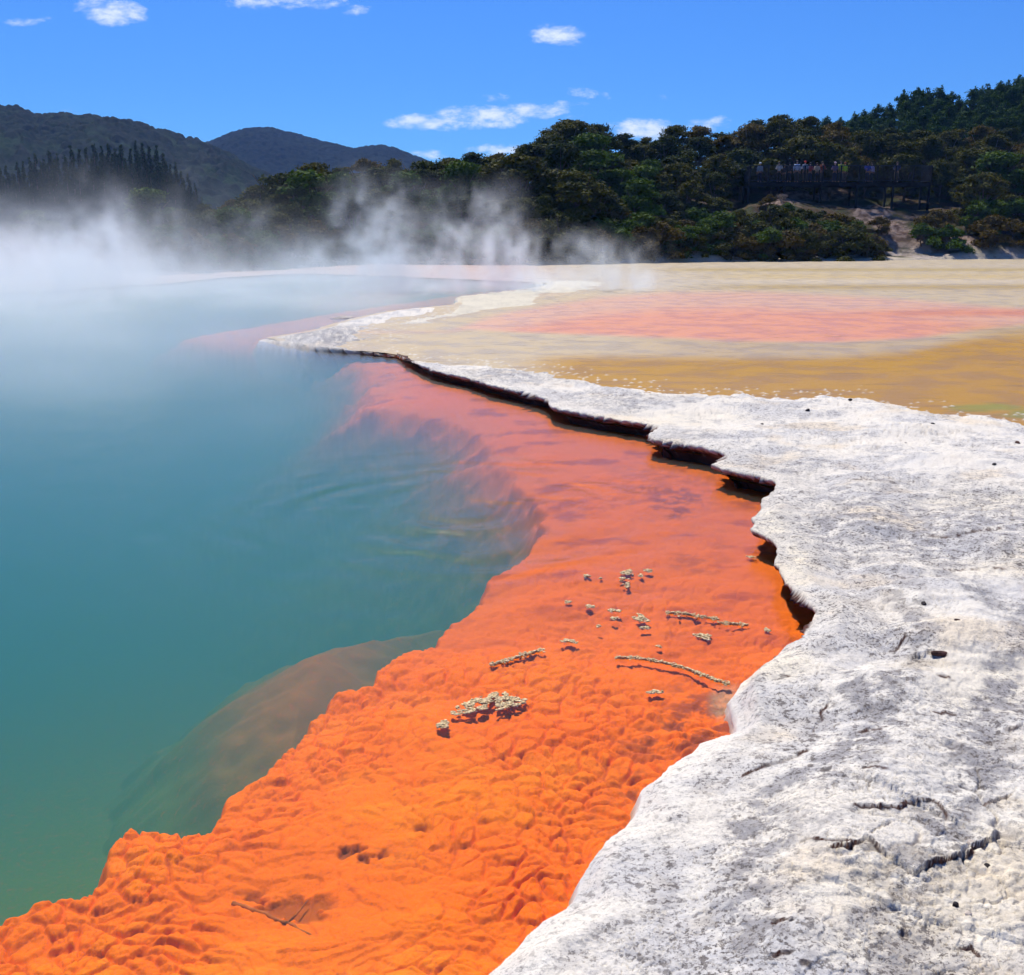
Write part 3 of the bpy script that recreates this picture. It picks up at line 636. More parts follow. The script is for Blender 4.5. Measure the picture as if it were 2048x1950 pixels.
def build_hill():
    px = np.linspace(-700, 2400, 620); a = np.degrees(np.arctan((px * K - CX) / F / 1.033))
    D = np.concatenate([np.linspace(44, 120, 360), np.geomspace(121, 700, 60)])
    A, Dg = np.meshgrid(np.radians(a), D); X = Dg * np.tan(A); Y = Dg
    Z = hill_z(X, Y); far = sst(160, 300, Y); Z = Z * (1 - far) + far * 4
    PX = pxaz(X, Y); n = fbm(X * .5, Y * .5, 4, 410); n2 = fbm(X * 2, Y * 2, 4, 414)
    d = Y - it(RS, PX)
    col = np.broadcast_to(np.array([.075, .05, .03]), X.shape + (3,)).copy()
    col = mixc(col, (.045, .05, .02), sst(-.2, .3, n))
    sh = sst(2.6, .4, d + 1.2 * n); col = mixc(col, (.55, .47, .36), sh)
    bare = np.zeros(X.shape)
    for (cx, cz, rx, rz) in [(1800, 1.1, 110, 1.3), (1720, 2.2, 60, 1.6), (1680, 3.6, 50, 1.2), (1560, 5.2, 110, .7), (1500, 4.6, 50, .8), (1960, .5, 60, .6), (560, .6, 70, .7), (1640, .5, 200, .35)]:
        bare = np.maximum(bare, sst(1.0, .3, np.sqrt(((PX - cx) / rx) ** 2 + ((Z - cz) / rz) ** 2) + .5 * n + .25 * n2))
    bc = mixc(np.broadcast_to(np.array([.30, .22, .18]), col.shape), (.11, .065, .05), sst(-.2, .3, n2))
    bc = mixc(bc, (.42, .35, .30), sst(1.6, .3, Z))
    col = mixc(col, np.array([.2, .15, .12]), 0 * bare); col = col * (1 - bare[..., None]) + bc * bare[..., None]
    Z = Z + bare * .18 * fbm(X * 1.5, Y * 1.5, 4, 420)
    me = grid_mesh('hillside', X, Y, Z, d > -2.5, col)
    o = link('hillside', me, vcol_ground('earth', .95, .1, speck=[(3, .5, .7, (.05, .035, .02), .4)], bumps=((4, .1), (15, .03)))); tag(o, kind='structure')
    # wide plain out to the horizon
    b = MB(); b.v = [(-1120, 130, -.6), (1120, 130, -.6), (1120, 1340, -.6), (-1120, 1340, -.6)]; b.f = [(0, 1, 2, 3)]
    g = b.build('plain', simple('plain_grass', (.05, .06, .03), .95, .3, .01), smooth=False); tag(g, kind='structure')
def mountain(name, tab, D, depth, cell, amp, cols, seed, az=(-700, 1400)):
    px = np.linspace(az[0], az[1], 760); n_r = 220
    a = np.arctan((px * K - CX) / F / 1.052)
    top = H + np.array([elev(v) for v in it(tab, px)]) * D - amp * .95
    T = np.linspace(0, 1.25, n_r)
    A, TT = np.meshgrid(a, T); top = np.broadcast_to(top, A.shape)
    Yy = D - depth + depth * TT; X = Yy * np.tan(A)
    spur = fbm(X * 2.2 / depth * 1.2, Yy * .6 / depth, 4, seed)
    prof = np.where(TT < 1, np.sin(np.clip(TT, 0, 1) * math.pi / 2) ** 1.1, 1 - (TT - 1) * 1.5)
    Z = top * prof + spur * top * .13 * np.sin(np.clip(TT, 0, 1) * math.pi)
    f1, f2, idv = worley(X / cell, Yy / cell, seed + 5); g1, g2, idw = worley(X / cell * 2.3, Yy / cell * 2.3, seed + 8)
    Z = Z + amp * np.sqrt(np.clip(1 - (f1 / .75) ** 2, 0, 1)) * (.4 + .8 * idv) + amp * .35 * np.sqrt(np.clip(1 - (g1 / .75) ** 2, 0, 1))
    n = fbm(X / cell * .18, Yy / cell * .18, 5, seed + 11)
    col = np.broadcast_to(np.array(cols[0]), X.shape + (3,)).copy(); col = mixc(col, cols[1], sst(-.1, .4, n)); col = mixc(col, cols[2], sst(.55, .95, idv + .35 * n) * .8)
    me = grid_mesh(name, X, Yy, Z, None, col)
    o = link(name, me, vcol_ground(name + '_forest', .95, .05, bumps=((.25, 1.2),))); tag(o, kind='structure'); return o
M1 = [(-700,230),(-200,200),(-60,215),(0,212),(40,216),(75,236),(110,232),(150,236),(190,240),(230,249),(262,256),(290,266),(315,272),(340,280),(380,287),(420,300),(480,330),(600,380),(800,420),(1400,450)]
M2 = [(-700,420),(200,380),(330,300),(380,284),(410,276),(430,268),(455,258),(480,251),(500,249),(525,250),(550,256),(580,262),(620,274),(650,281),(680,289),(705,285),(735,283),(760,289),(790,302),(830,318),(900,345),(1100,380),(1400,420)]
#@@END3
# ================================================================== TREES
def leaves(clumps, n, size, asp, up=.5, seed=0):
    g = np.random.default_rng(seed); V = []
    C = np.array([c for c, r in clumps]); R = np.array([r for c, r in clumps])
    w = (R[:, 0] * R[:, 1]) ** .9; k = g.choice(len(clumps), n, p=w / w.sum())
    d = g.normal(size=(n, 3)); d /= np.linalg.norm(d, axis=1)[:, None]; d[:, 2] = np.where(d[:, 2] < -.35, -d[:, 2], d[:, 2])
    rad = g.random(n) ** .35 * (1 + .18 * g.normal(size=n))
    p = C[k] + d * R[k] * rad[:, None]
    nrm = d * .6 + g.normal(size=(n, 3)) * .6 + np.array([0, 0, up]); nrm /= np.linalg.norm(nrm, axis=1)[:, None]
    a = np.cross(nrm, g.normal(size=(n, 3))); a /= np.linalg.norm(a, axis=1)[:, None]; b = np.cross(nrm, a)
    s = size * (.6 + .8 * g.random(n))[:, None]
    V = np.stack([p - a * s * asp, p - b * s, p + a * s * asp * 1.15, p + b * s], 1).reshape(-1, 3)
    return V, np.arange(n * 4).reshape(-1, 4)
def crown_mesh(name, clumps, n, size, asp, up, seed):
    V, Fc = leaves(clumps, n, size, asp, up, seed); return np_mesh(name, V, Fc)
def limbs(h, spread, k, r0, seed, lean=.1):
    g = random.Random(seed); b = MB()
    fork = h * g.uniform(.18, .34); top = Vector((g.uniform(-lean, lean), g.uniform(-lean, lean), fork))
    b.tube([(0, 0, -.4), (0, 0, 0), top], [r0 * 1.3, r0, r0 * .8], 7)
    for i in range(k):
        a = 6.28 * i / k + g.uniform(-.4, .4); q = g.uniform(.45, .95) * spread
        e = Vector((math.cos(a) * q, math.sin(a) * q, h * g.uniform(.66, .9))); m = top.lerp(e, .5) + Vector((g.uniform(-.2, .2), g.uniform(-.2, .2), g.uniform(-.1, .3)))
        b.tube([top * .9, m, e], [r0 * .6, r0 * .38, r0 * .12], 6)
    return b
def broad_clumps(h, w, k, seed, low=.35, flat=.45):
    g = random.Random(seed); out = []
    for i in range(k):
        t = g.random(); a = g.uniform(0, 6.283); z = h * (low + (1 - low) * (1 - t * t) * g.uniform(.72, 1.0)); q = w * (t ** .7) * g.uniform(.5, 1.15)
        s = w * g.uniform(.13, .42); out.append(((math.cos(a) * q, math.sin(a) * q, z - s * flat), (s, s, s * flat * g.uniform(.8, 1.3))))
    return out
def cone_clumps(h, w, k, seed):
    g = random.Random(seed); out = []
    for i in range(k):
        t = (i + .5) / k; z = h * (.06 + .90 * t ** .92); wr = w * (1 - t) ** .85 + .10
        for j in range(max(2, int(6 * (1 - t)) + 1)):
            a = g.uniform(0, 6.283); q = wr * g.uniform(.35, .75); s = wr * .42 + .16
            out.append(((math.cos(a) * q, math.sin(a) * q, z - q * .22), (s, s, h * .045 + .15)))
    return out
FO = {
 'olive': foliage('leaf_olive', (0.040, 0.050, 0.007), (0.085, 0.088, 0.012), (0.129, 0.102, 0.018)),
 'dark': foliage('leaf_dark', (0.021, 0.035, 0.006), (0.050, 0.069, 0.010), (0.085, 0.083, 0.018)),
 'green': foliage('leaf_green', (0.035, 0.074, 0.009), (0.074, 0.137, 0.014), (0.110, 0.142, 0.018)),
 'rust': foliage('leaf_rust', (0.070, 0.050, 0.010), (0.129, 0.088, 0.018), (0.159, 0.130, 0.024)),
 'pine': foliage('needle_dark', (0.011, 0.030, 0.008), (0.026, 0.057, 0.012), (0.040, 0.071, 0.012)),
 'rpine': foliage('needle_green', (0.021, 0.057, 0.010), (0.050, 0.102, 0.015), (0.070, 0.119, 0.018)),
 'grey': foliage('twig_grey', (.16, .13, .12), (.26, .22, .20), (.2, .16, .13))}
BARK = simple('bark', (.13, .10, .08), .9, .3, 3); PALEB = simple('bark_pale', (.30, .27, .24), .9, .3, 3)
PROTO = {}
def proto(kind, name, clumps, n, size, asp, up, mat, trunk, bark, h, seed):
    cm = crown_mesh('crown', clumps, n, size, asp, up, seed); cm.materials.append(mat)
    tm = bpy.data.meshes.new('trunk'); tm.from_pydata(trunk.v, [], trunk.f); tm.materials.append(bark)
    PROTO.setdefault(kind, []).append((name, cm, tm, h))
for i in range(5): proto('kanuka', 'kanuka_tree', broad_clumps(5.2, 2.7, 34, 10 + i, .12, .5), 9500, .13, .42, .6, FO[['dark', 'olive', 'dark', 'rust', 'olive'][i]], limbs(5.2, 2.2, 6, .13, i), [BARK, PALEB][i % 2], 5.2, i)
for i in range(4): proto('bushy', 'manuka_tree', broad_clumps(4.0, 2.1, 30, 30 + i, .12, .6), 8000, .125, .45, .5, FO[['olive', 'dark', 'green', 'olive'][i]], limbs(4, 1.6, 5, .1, 20 + i), BARK, 4.0, 20 + i)
for i in range(4): proto('shrub', 'manuka_shrub', broad_clumps(2.0, 1.35, 18, 50 + i, .02, .7), 5200, .085, .45, .4, FO[['olive', 'rust', 'green', 'olive'][i]], limbs(2, 1.0, 5, .05, 40 + i), BARK, 2.0, 40 + i)
for i in range(3): proto('spire', 'spruce_tree', cone_clumps(15, 2.4, 20, 70 + i), 9000, .26, .4, .3, FO['pine'], MB().tube([(0, 0, -1), (0, 0, 7), (0, 0, 14.4)], [.28, .18, .04], 7), BARK, 15, 60 + i)
for i in range(3): proto('pine', 'pine_tree', cone_clumps(8.5, 2.3, 10, 80 + i) + broad_clumps(7.9, 2.7, 26, 90 + i, .15, .8), 9500, .19, .4, .3, FO['rpine'], MB().tube([(0, 0, -1), (.1, 0, 4), (0, 0, 8)], [.2, .14, .04], 7), BARK, 8.5, 70 + i)
for i in range(2): proto('dead', 'bare_shrub', broad_clumps(1.6, 1.0, 12, 95 + i, .1, .7), 1300, .11, .10, .2, FO['grey'], limbs(1.6, .9, 8, .05, 80 + i), PALEB, 1.6, 90 + i)
PLACED = []
def put_tree(kind, px, D, top=None, z=None, h=None, wid=1.0, i=None, label='', group='', cat='tree', seed=None):
    v = PROTO[kind]; name, cm, tm, h0 = v[(i if i is not None else random.randrange(len(v))) % len(v)]
    x = PD(px, 440, D).x
    if z is None: z = float(hill_z(np.array([x]), np.array([D]))[0]) - .1
    if top is not None: h = max(1.2, PD(985, top, D).z - z)
    s = (h or h0) / h0; sw = s * wid
    r = empty(name, (x, D, z)); r.scale = (sw, sw, s); r.rotation_euler = (0, 0, random.uniform(0, 6.28))
    tag(r, label, cat, group)
    for nm, me in (('crown', cm), ('trunk', tm)):
        c = bpy.data.objects.new(nm, me); COL.objects.link(c); c.parent = r
    PLACED.append(r); return r
ORD = ['first', 'second', 'third', 'fourth', 'fifth', 'sixth', 'seventh', 'eighth', 'ninth', 'tenth', 'eleventh', 'twelfth', 'thirteenth', 'fourteenth', 'fifteenth', 'sixteenth', 'seventeenth', 'eighteenth', 'nineteenth', 'twentieth']
def nth(k):
    if k < 20: return ORD[k]
    tens = {2: 'twenty', 3: 'thirty', 4: 'forty', 5: 'fifty', 6: 'sixty'}[(k + 1) // 10]; u = (k + 1) % 10
    return (tens[:-1] + 'ieth') if u == 0 else tens + '-' + ORD[u - 1]
DECK_D = 93.0; DZ = PD(985, 350, DECK_D).z
TONE = {'dark': 'dark green', 'olive': 'olive green', 'rust': 'rusty brown', 'green': 'fresh green'}
def build_trees():
    # --- skyline row of the near wooded bank
    xs = [312, 352, 398, 452, 505, 556, 603, 655, 706, 760, 812, 862, 912, 958, 1002, 1045, 1092, 1140, 1190, 1238, 1288, 1338, 1390, 1440, 1490, 1540, 1592, 1645, 1700, 1755, 1812, 1868, 1925, 1985, 2045, 2105]
    for k, x in enumerate(xs):
        D = float(it(RD, x)) - random.uniform(0, 3); v = k % 5 if x < 1100 else (k * 2 + 1) % 5
        tone = ['dark', 'olive', 'dark', 'rust', 'olive'][v]
        extra = ' with a flat layered crown' if x in (1092, 1288, 1490) else (' at the left end of the mass' if x == 312 else '')
        put_tree('kanuka', x, D, top=float(it(SKY, x)) + random.uniform(-4, 8), wid=random.uniform(.95, 1.4), i=v,
                 label='%s kanuka tree, %s along the near skyline%s' % (TONE[tone], nth(k), extra), group='kanuka trees along the skyline of the wooded bank')
    # --- rows down the face of the bank
    rows = [(.84, 58, 'upper', 'kanuka', 4.6), (.66, 62, 'middle', 'bushy', 4.0), (.47, 60, 'lower middle', 'bushy', 3.7), (.29, 56, 'lower', 'bushy', 3.1)]
    for fr, step, nm, kind, h in rows:
        x = 335 + random.uniform(0, 30); k = 0
        while x < 2130:
            rs, rd = float(it(RS, x)), float(it(RD, x)); D = rs + (rd - rs) * (fr + random.uniform(-.05, .05))
            skip = (1415 < x < 1800 and D < DECK_D + 2.2)
            if 1650 < x < 1870 and fr < .4: skip = True
            if not skip:
                v = random.randrange(5 if kind == 'kanuka' else 4); pr = (['dark', 'olive', 'dark', 'rust', 'olive'] if kind == 'kanuka' else ['olive', 'dark', 'green', 'olive'])[v]
                hh = h * random.uniform(.7, 1.5); xw = PD(x, 440, D).x; zz = float(hill_z(np.array([xw]), np.array([D]))[0])
                lim = PD(985, float(it(SKY, x)) + 12, D).z - zz
                put_tree(kind, x, D, h=max(2.0, min(hh, lim)), wid=random.uniform(.8, 1.35), i=v, label='%s bushy tree, %s from the left in the %s row of the bank' % (TONE[pr], nth(k), nm),
                         group='bushy trees in the %s row of the wooded bank' % nm); k += 1
            x += step * random.uniform(.75, 1.25)
    # --- low shrubs near the shore and below the deck
    for fr, step, nm in [(.20, 40, 'back'), (.11, 34, 'middle'), (.05, 36, 'front')]:
        x = 320 + random.uniform(0, 20); k = 0
        while x < 2110:
            rs, rd = float(it(RS, x)), float(it(RD, x)); D = rs + (rd - rs) * (fr + random.uniform(-.02, .02))
            bare = (1690 < x < 1870) or (x < 640 and x > 500 and fr < .08) or (x > 1870 and fr < .08)
            if not bare:
                v = random.randrange(4); put_tree('shrub', x, D, h=random.uniform(1.5, 2.6), wid=random.uniform(1, 1.35), i=v,
                         label='%s shrub, %s from the left in the %s shoreline row' % (TONE[['olive', 'rust', 'green', 'olive'][v]], nth(k), nm), group='shrubs in the %s row above the far shore' % nm, cat='shrub'); k += 1
            x += step * random.uniform(.75, 1.3)
    for k, (x, D, h) in enumerate([(1450, 84, 1.6), (1478, 88.5, 1.2), (1512, 87, 1.5), (1545, 85.5, 2.1), (1580, 86.5, 1.8), (1612, 86.0, 2.0), (1530, 83.0, 2.2), (1500, 82.5, 2.3), (1465, 82, 2.1), (1565, 82.4, 2.4), (1600, 82.6, 2.6), (1635, 83.4, 2.3), (1640, 87.5, 1.1), (1690, 87.3, 1.3), (1775, 86.2, 2.0), (1700, 84.2, 1.0), (1415, 82, 2.4), (1800, 88.0, 2.4), (1825, 86.0, 2.2), (1670, 82.6, 1.5)]):
        v = k % 4; put_tree('shrub', x, D, h=h, wid=1.15, i=v, label='%s shrub on the bank under the deck, %s of those by distance along it' % (TONE[['olive', 'rust', 'green', 'olive'][v]], nth(k)), group='shrubs on the slope below the viewing deck', cat='shrub')
    for k, (x, D, h, w_) in enumerate([(1365, 79.5, 1.8, 'beside the steam at the foot of the bank'), (1500, 90.2, 1.0, 'below the left half of the deck'), (1690, 84.5, 1.3, 'on the open slope right of the deck middle'), (1950, 93, 2.4, 'high on the right bank'), (640, 80, 2.2, 'among the trees left of the big plume'), (1905, 100, 2.6, 'in the gap right of the deck')]):
        put_tree('dead', x, D, h=h, wid=1.3, i=k, label='pale grey leafless shrub ' + w_, group='bare grey shrubs', cat='shrub')
    # --- pine hill at the upper right
    for D, x0, x1, st, nm, dy in [(150, 1560, 2140, 21, 'top', 0), (141, 1600, 2140, 28, 'second', 20), (131, 1640, 2140, 34, 'third', 42), (122, 1700, 2140, 42, 'lowest', 62)]:
        x = x0; k = 0
        while x < x1:
            put_tree('pine', x, D + random.uniform(-2, 2), top=float(it(UP, x)) + dy + random.uniform(-7, 6), wid=random.uniform(.8, 1.1) if D > 145 else 1.1,
                     label='green pine tree, %s from the left in the %s row of the pine hill' % (nth(k), nm), group='pines in the %s row of the hill at upper right' % nm); x += st * random.uniform(.7, 1.3); k += 1
    # --- dark spruce stand at the left
    tp = [(-60, 350), (0, 322), (30, 330), (60, 306), (110, 296), (150, 288), (190, 278), (240, 281), (290, 280), (325, 296), (352, 322), (388, 360), (410, 420)]
    for D, x0, x1, st, nm, dy in [(205, -30, 395, 13, 'back', 0), (188, -30, 392, 17, 'middle', 20), (172, -30, 380, 22, 'front', 45)]:
        x = x0; k = 0
        while x < x1:
            put_tree('spire', x, D + random.uniform(-3, 3), top=float(it(tp, x)) + dy + random.uniform(-14, 6), z=1.0, wid=random.uniform(.65, .95),
                     label='dark spruce tree, %s from the left in the %s row of the stand' % (nth(k), nm), group='spruces in the %s row at the left' % nm); x += st * random.uniform(.7, 1.3); k += 1
    for k, (x, D, top, kd, i, lb) in enumerate([(62, 90, 405, 'bushy', 2, 'fresh green broadleaf tree standing in steam at the far left'), (95, 84, 425, 'bushy', 2, 'smaller fresh green tree just right of the far left one'), (20, 88, 440, 'bushy', 3, 'olive tree half lost in steam at the left edge'), (290, 110, 362, 'bushy', 2, 'bright green tree at the right foot of the spruce stand'),
            (150, 100, 430, 'bushy', 1, 'dark tree behind the thick steam left of centre'), (210, 104, 420, 'kanuka', 0, 'dark layered tree behind steam below the spruce stand'), (255, 96, 425, 'bushy', 3, 'olive tree between the steam and the bright green one'), (320, 92, 405, 'bushy', 1, 'dark tree at the left shoulder of the wooded bank'),
            (120, 72, 470, 'bushy', 0, 'olive bush low in the densest steam'), (-30, 80, 450, 'bushy', 0, 'olive tree cut by the left edge of the photo'), (270, 70, 455, 'bushy', 3, 'olive bush on the left shore below the bank'), (200, 74, 462, 'bushy', 1, 'dark bush behind the tallest left plume')]):
        put_tree(kd, x, D, top=top, z=.3, i=i, wid=1.2, label=lb, group='trees behind the steam at left')
# ================================================================== DECK AND PEOPLE
def build_deck():
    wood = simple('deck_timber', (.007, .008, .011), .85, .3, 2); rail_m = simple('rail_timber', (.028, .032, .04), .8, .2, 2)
    xl = PD(1437, 440, DECK_D).x; xr = PD(1782, 440, DECK_D).x; W_ = xr - xl; cx = (xl + xr) / 2; RH = PD(985, 318, DECK_D).z - DZ
    root = empty('viewing_deck', (cx, DECK_D, DZ)); tag(root, 'long dark timber viewing deck with railing on the wooded bank', 'deck')
    n = 10
    b = MB()
    for i in range(16): b.box((0, .12 + i * .15, -.03), (W_, .14, .04))
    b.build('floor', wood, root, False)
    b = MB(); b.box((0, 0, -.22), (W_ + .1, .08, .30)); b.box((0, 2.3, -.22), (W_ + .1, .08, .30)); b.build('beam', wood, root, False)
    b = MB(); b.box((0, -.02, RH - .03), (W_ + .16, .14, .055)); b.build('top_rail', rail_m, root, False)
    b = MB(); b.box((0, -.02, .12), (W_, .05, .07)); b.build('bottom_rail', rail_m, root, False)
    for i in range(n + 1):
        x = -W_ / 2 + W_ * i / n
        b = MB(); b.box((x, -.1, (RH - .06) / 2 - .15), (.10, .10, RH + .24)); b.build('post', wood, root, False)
        if i < n:
            b = MB(); k = int(W_ / n / .11)
            for j in range(1, k): b.box((x + W_ / n * j / k, -.02, (RH + .06) / 2), (.035, .035, RH - .18))
            b.build('railing_panel', wood, root, False)
        if i % 2 == 0:
            for yy in (.2, 2.1): MB().box((x, yy, -1.6), (.16, .16, 2.5)).build('support', wood, root, False)
    b = MB()
    for s_ in (-1, 1):
        b.box((s_ * (W_ / 2), 1.15, RH - .03), (.12, 2.3, .055)); b.box((s_ * (W_ / 2), 1.15, .12), (.05, 2.3, .07))
        for j in range(1, 16): b.box((s_ * W_ / 2, j * .145, (RH + .06) / 2), (.035, .035, RH - .18))
    b.build('side_railing', rail_m, root, False)
    return root
def skinned(verts, edges, name):
    me = bpy.data.meshes.new(name); me.from_pydata([v[0] for v in verts], edges, []); o = bpy.data.objects.new(name, me); COL.objects.link(o)
    sk = o.modifiers.new('s', 'SKIN'); sk.use_smooth_shade = True; ss = o.modifiers.new('u', 'SUBSURF'); ss.levels = ss.render_levels = 1
    if not me.skin_vertices: me.attributes
    bpy.context.view_layer.update()
    for i, v in enumerate(verts): me.skin_vertices[0].data[i].radius = (v[1], v[2] if len(v) > 2 else v[1])
    me.skin_vertices[0].data[0].use_root = True
    dg = bpy.context.evaluated_depsgraph_get(); m2 = bpy.data.meshes.new_from_object(o.evaluated_get(dg)); bpy.data.objects.remove(o); m2.name = name; return m2
def body_parts(pose):
    """facing -Y; pose 0 hands on a rail, 1 arms hanging, 2 one arm raised to the face"""
    hands = {0: [(-.20, -.34, 1.14), (.20, -.34, 1.14)], 1: [(-.27, -.05, .80), (.27, -.05, .80)], 2: [(-.10, -.22, 1.50), (.24, -.30, 1.14)]}[pose]
    elb = {0: [(-.29, -.10, 1.14), (.29, -.10, 1.14)], 1: [(-.26, .03, 1.10), (.26, .03, 1.10)], 2: [(-.28, -.18, 1.28), (.29, -.10, 1.13)]}[pose]
    v = [((0, 0, .94), .155, .12), ((0, 0, 1.12), .14, .11), ((0, 0, 1.32), .17, .12), ((0, .01, 1.46), .08, .08), ((0, 0, 1.53), .055, .055), ((0, -.01, 1.62), .082, .095), ((0, -.01, 1.71), .07, .085)]
    e = [(0, 1), (1, 2), (2, 3), (3, 4), (4, 5), (5, 6)]
    for s, k in ((-1, 0), (1, 1)):
        n = len(v); v += [((s * .19, 0, 1.42), .065, .065), (elb[k], .042, .042), (hands[k], .030, .030), ((hands[k][0] * .95, hands[k][1] - .06, hands[k][2] + (.02 if pose != 1 else -.09)), .034, .020)]
        e += [(2, n), (n, n + 1), (n + 1, n + 2), (n + 2, n + 3)]
        n = len(v); v += [((s * .10, 0, .86), .095, .10), ((s * .11, -.01, .48), .062, .065), ((s * .11, .02, .09), .042, .045), ((s * .12, -.13, .04), .045, .035)]
        e += [(0, n), (n, n + 1), (n + 1, n + 2), (n + 2, n + 3)]
    body = skinned(v, e, 'body')
    sv = [((0, 0, .92), .185, .15), ((0, 0, 1.12), .17, .14), ((0, 0, 1.33), .20, .145), ((0, 0, 1.47), .10, .10)]; se = [(0, 1), (1, 2), (2, 3)]
    for s, k in ((-1, 0), (1, 1)):
        n = len(sv); m = [elb[k][j] * .5 + hands[k][j] * .5 for j in range(3)]; sv += [((s * .19, 0, 1.42), .09, .09), (elb[k], .062, .062), (m, .052, .052)]; se += [(2, n), (n, n + 1), (n + 1, n + 2)]
    shirt = skinned(sv, se, 'jacket')
    tv = [((0, 0, .96), .175, .14), ((0, 0, .88), .17, .14)]; te = [(0, 1)]
    for s in (-1, 1):
        n = len(tv); tv += [((s * .10, 0, .80), .115, .115), ((s * .11, -.01, .48), .085, .085), ((s * .11, .02, .12), .062, .065)]; te += [(1, n), (n, n + 1), (n + 1, n + 2)]
    return body, shirt, skinned(tv, te, 'trousers')
def build_people():
    skin = simple('skin', (.48, .28, .19), .7, .1, 8); P_ = [body_parts(i) for i in range(3)]
    def hat():
        b = MB(); b.ell((0, -.01, 1.735), (.115, .13, .085), 12, 6); b.ell((0, -.10, 1.705), (.10, .12, .012), 12, 4); return b
    def hair():
        b = MB(); b.ell((0, .025, 1.70), (.105, .115, .115), 12, 8, .03); return b
    def face(root, sm):
        b = MB(); b.ell((0, -.118, 1.645), (.016, .024, .024), 6, 5); b.build('nose', sm, root)
        for s in (-1, 1): MB().ell((s * .034, -.103, 1.672), (.014, .010, .009), 6, 5).build('eye', simple('eye_dark', (.03, .02, .02), .5, .1, 5), root)
    people = [(1456, .9, 1, (.35, .38, .42), (.75, .78, .82), 1.66, 'person in a grey top and whitish cap at the left end of the deck'),
     (1492, .45, 0, (.75, .75, .76), None, 1.70, 'person in a white top leaning on the rail, left of the small dark one'),
     (1503, .5, 1, (.05, .045, .06), None, 1.45, 'short dark haired person in black between two taller ones'),
     (1512, .55, 0, (.06, .05, .05), None, 1.62, 'person in dark brown clothes right of the short one in black'),
     (1526, 1.4, 1, (.42, .50, .66), None, 1.86, 'tall person in a pale blue shirt standing back from the rail'),
     (1541, .4, 0, (.26, .32, .44), (.75, .05, .02), 1.74, 'person in a red cap and grey blue jacket at the rail'),
     (1551, .5, 2, (.50, .12, .13), None, 1.62, 'person in a dark pink top right beside the red cap'),
     (1564, .45, 0, (.62, .50, .36), None, 1.60, 'person in a cream top at mid deck'),
     (1574, .6, 2, (.30, .07, .04), None, 1.72, 'person in a brick red top shading the eyes with one hand'),
     (1598, .45, 0, (.22, .17, .30), (.80, .55, .62), 1.68, 'person in a pale pink hat left of the bright jacket'),
     (1609, .4, 0, (.55, .85, .06), None, 1.74, 'person in a bright yellow green jacket at the rail'),
     (1617, .8, 1, (.40, .60, .05), (.25, .06, .04), 1.66, 'person half hidden right behind the bright yellow green jacket'),
     (1660, .45, 0, (.06, .08, .42), None, 1.68, 'person in a deep blue top right of the bright jacket'),
     (1668, .6, 1, (.42, .38, .62), None, 1.60, 'person in a lilac top next to the deep blue one'),
     (1716, .6, 0, (.05, .07, .16), None, 1.70, 'lone person in navy at the right part of the deck')]
    for i, (x, dy, pose, sh, ht, h, lb) in enumerate(people):
        D = DECK_D + dy; root = empty('person', (PD(x, 440, D).x, D, DZ - .008)); s = h / 1.79; root.scale = (s, s, s); root.rotation_euler = (0, 0, random.uniform(-.35, .35))
        tag(root, lb, 'person', 'people on the viewing deck'); body, shirt, tr = P_[pose]
        c = bpy.data.objects.new('body', body.copy()); c.data.materials.clear(); c.data.materials.append(skin); COL.objects.link(c); c.parent = root
        for nm, me, colr in (('jacket', shirt, sh), ('trousers', tr, [(.03, .035, .06), (.05, .05, .05), (.12, .10, .08)][i % 3])):
            m2 = me.copy(); m2.materials.clear(); m2.materials.append(simple(nm + '_cloth', tuple(min(.85, q * 1.4) for q in colr), .85, .1, 5)); c = bpy.data.objects.new(nm, m2); COL.objects.link(c); c.parent = root
        if ht: hat().build('hat', simple('hat_cloth', ht, .8, .1, 5), root)
        else: hair().build('hair', simple('hair_dark', [(.02, .014, .01), (.07, .04, .02), (.12, .08, .04)][i % 3], .7, .1, 9), root)
        face(root, skin)
# ================================================================== FROTH, STONES, BRANCHES
def Z3(u, v): return ((850 + u * .35533) * .9619, (1050 + v * .35533) * .9619)
_ico = None
def ico():
    global _ico
    if _ico is None:
        t_ = (1 + 5 ** .5) / 2; v = np.array([(-1, t_, 0), (1, t_, 0), (-1, -t_, 0), (1, -t_, 0), (0, -1, t_), (0, 1, t_), (0, -1, -t_), (0, 1, -t_), (t_, 0, -1), (t_, 0, 1), (-t_, 0, -1), (-t_, 0, 1)]) / math.hypot(1, t_)
        f = np.array([(0, 11, 5), (0, 5, 1), (0, 1, 7), (0, 7, 10), (0, 10, 11), (1, 5, 9), (5, 11, 4), (11, 10, 2), (10, 7, 6), (7, 1, 8), (3, 9, 4), (3, 4, 2), (3, 2, 6), (3, 6, 8), (3, 8, 9), (4, 9, 5), (2, 4, 11), (6, 2, 10), (8, 6, 7), (9, 8, 1)]); _ico = v, f
    return _ico
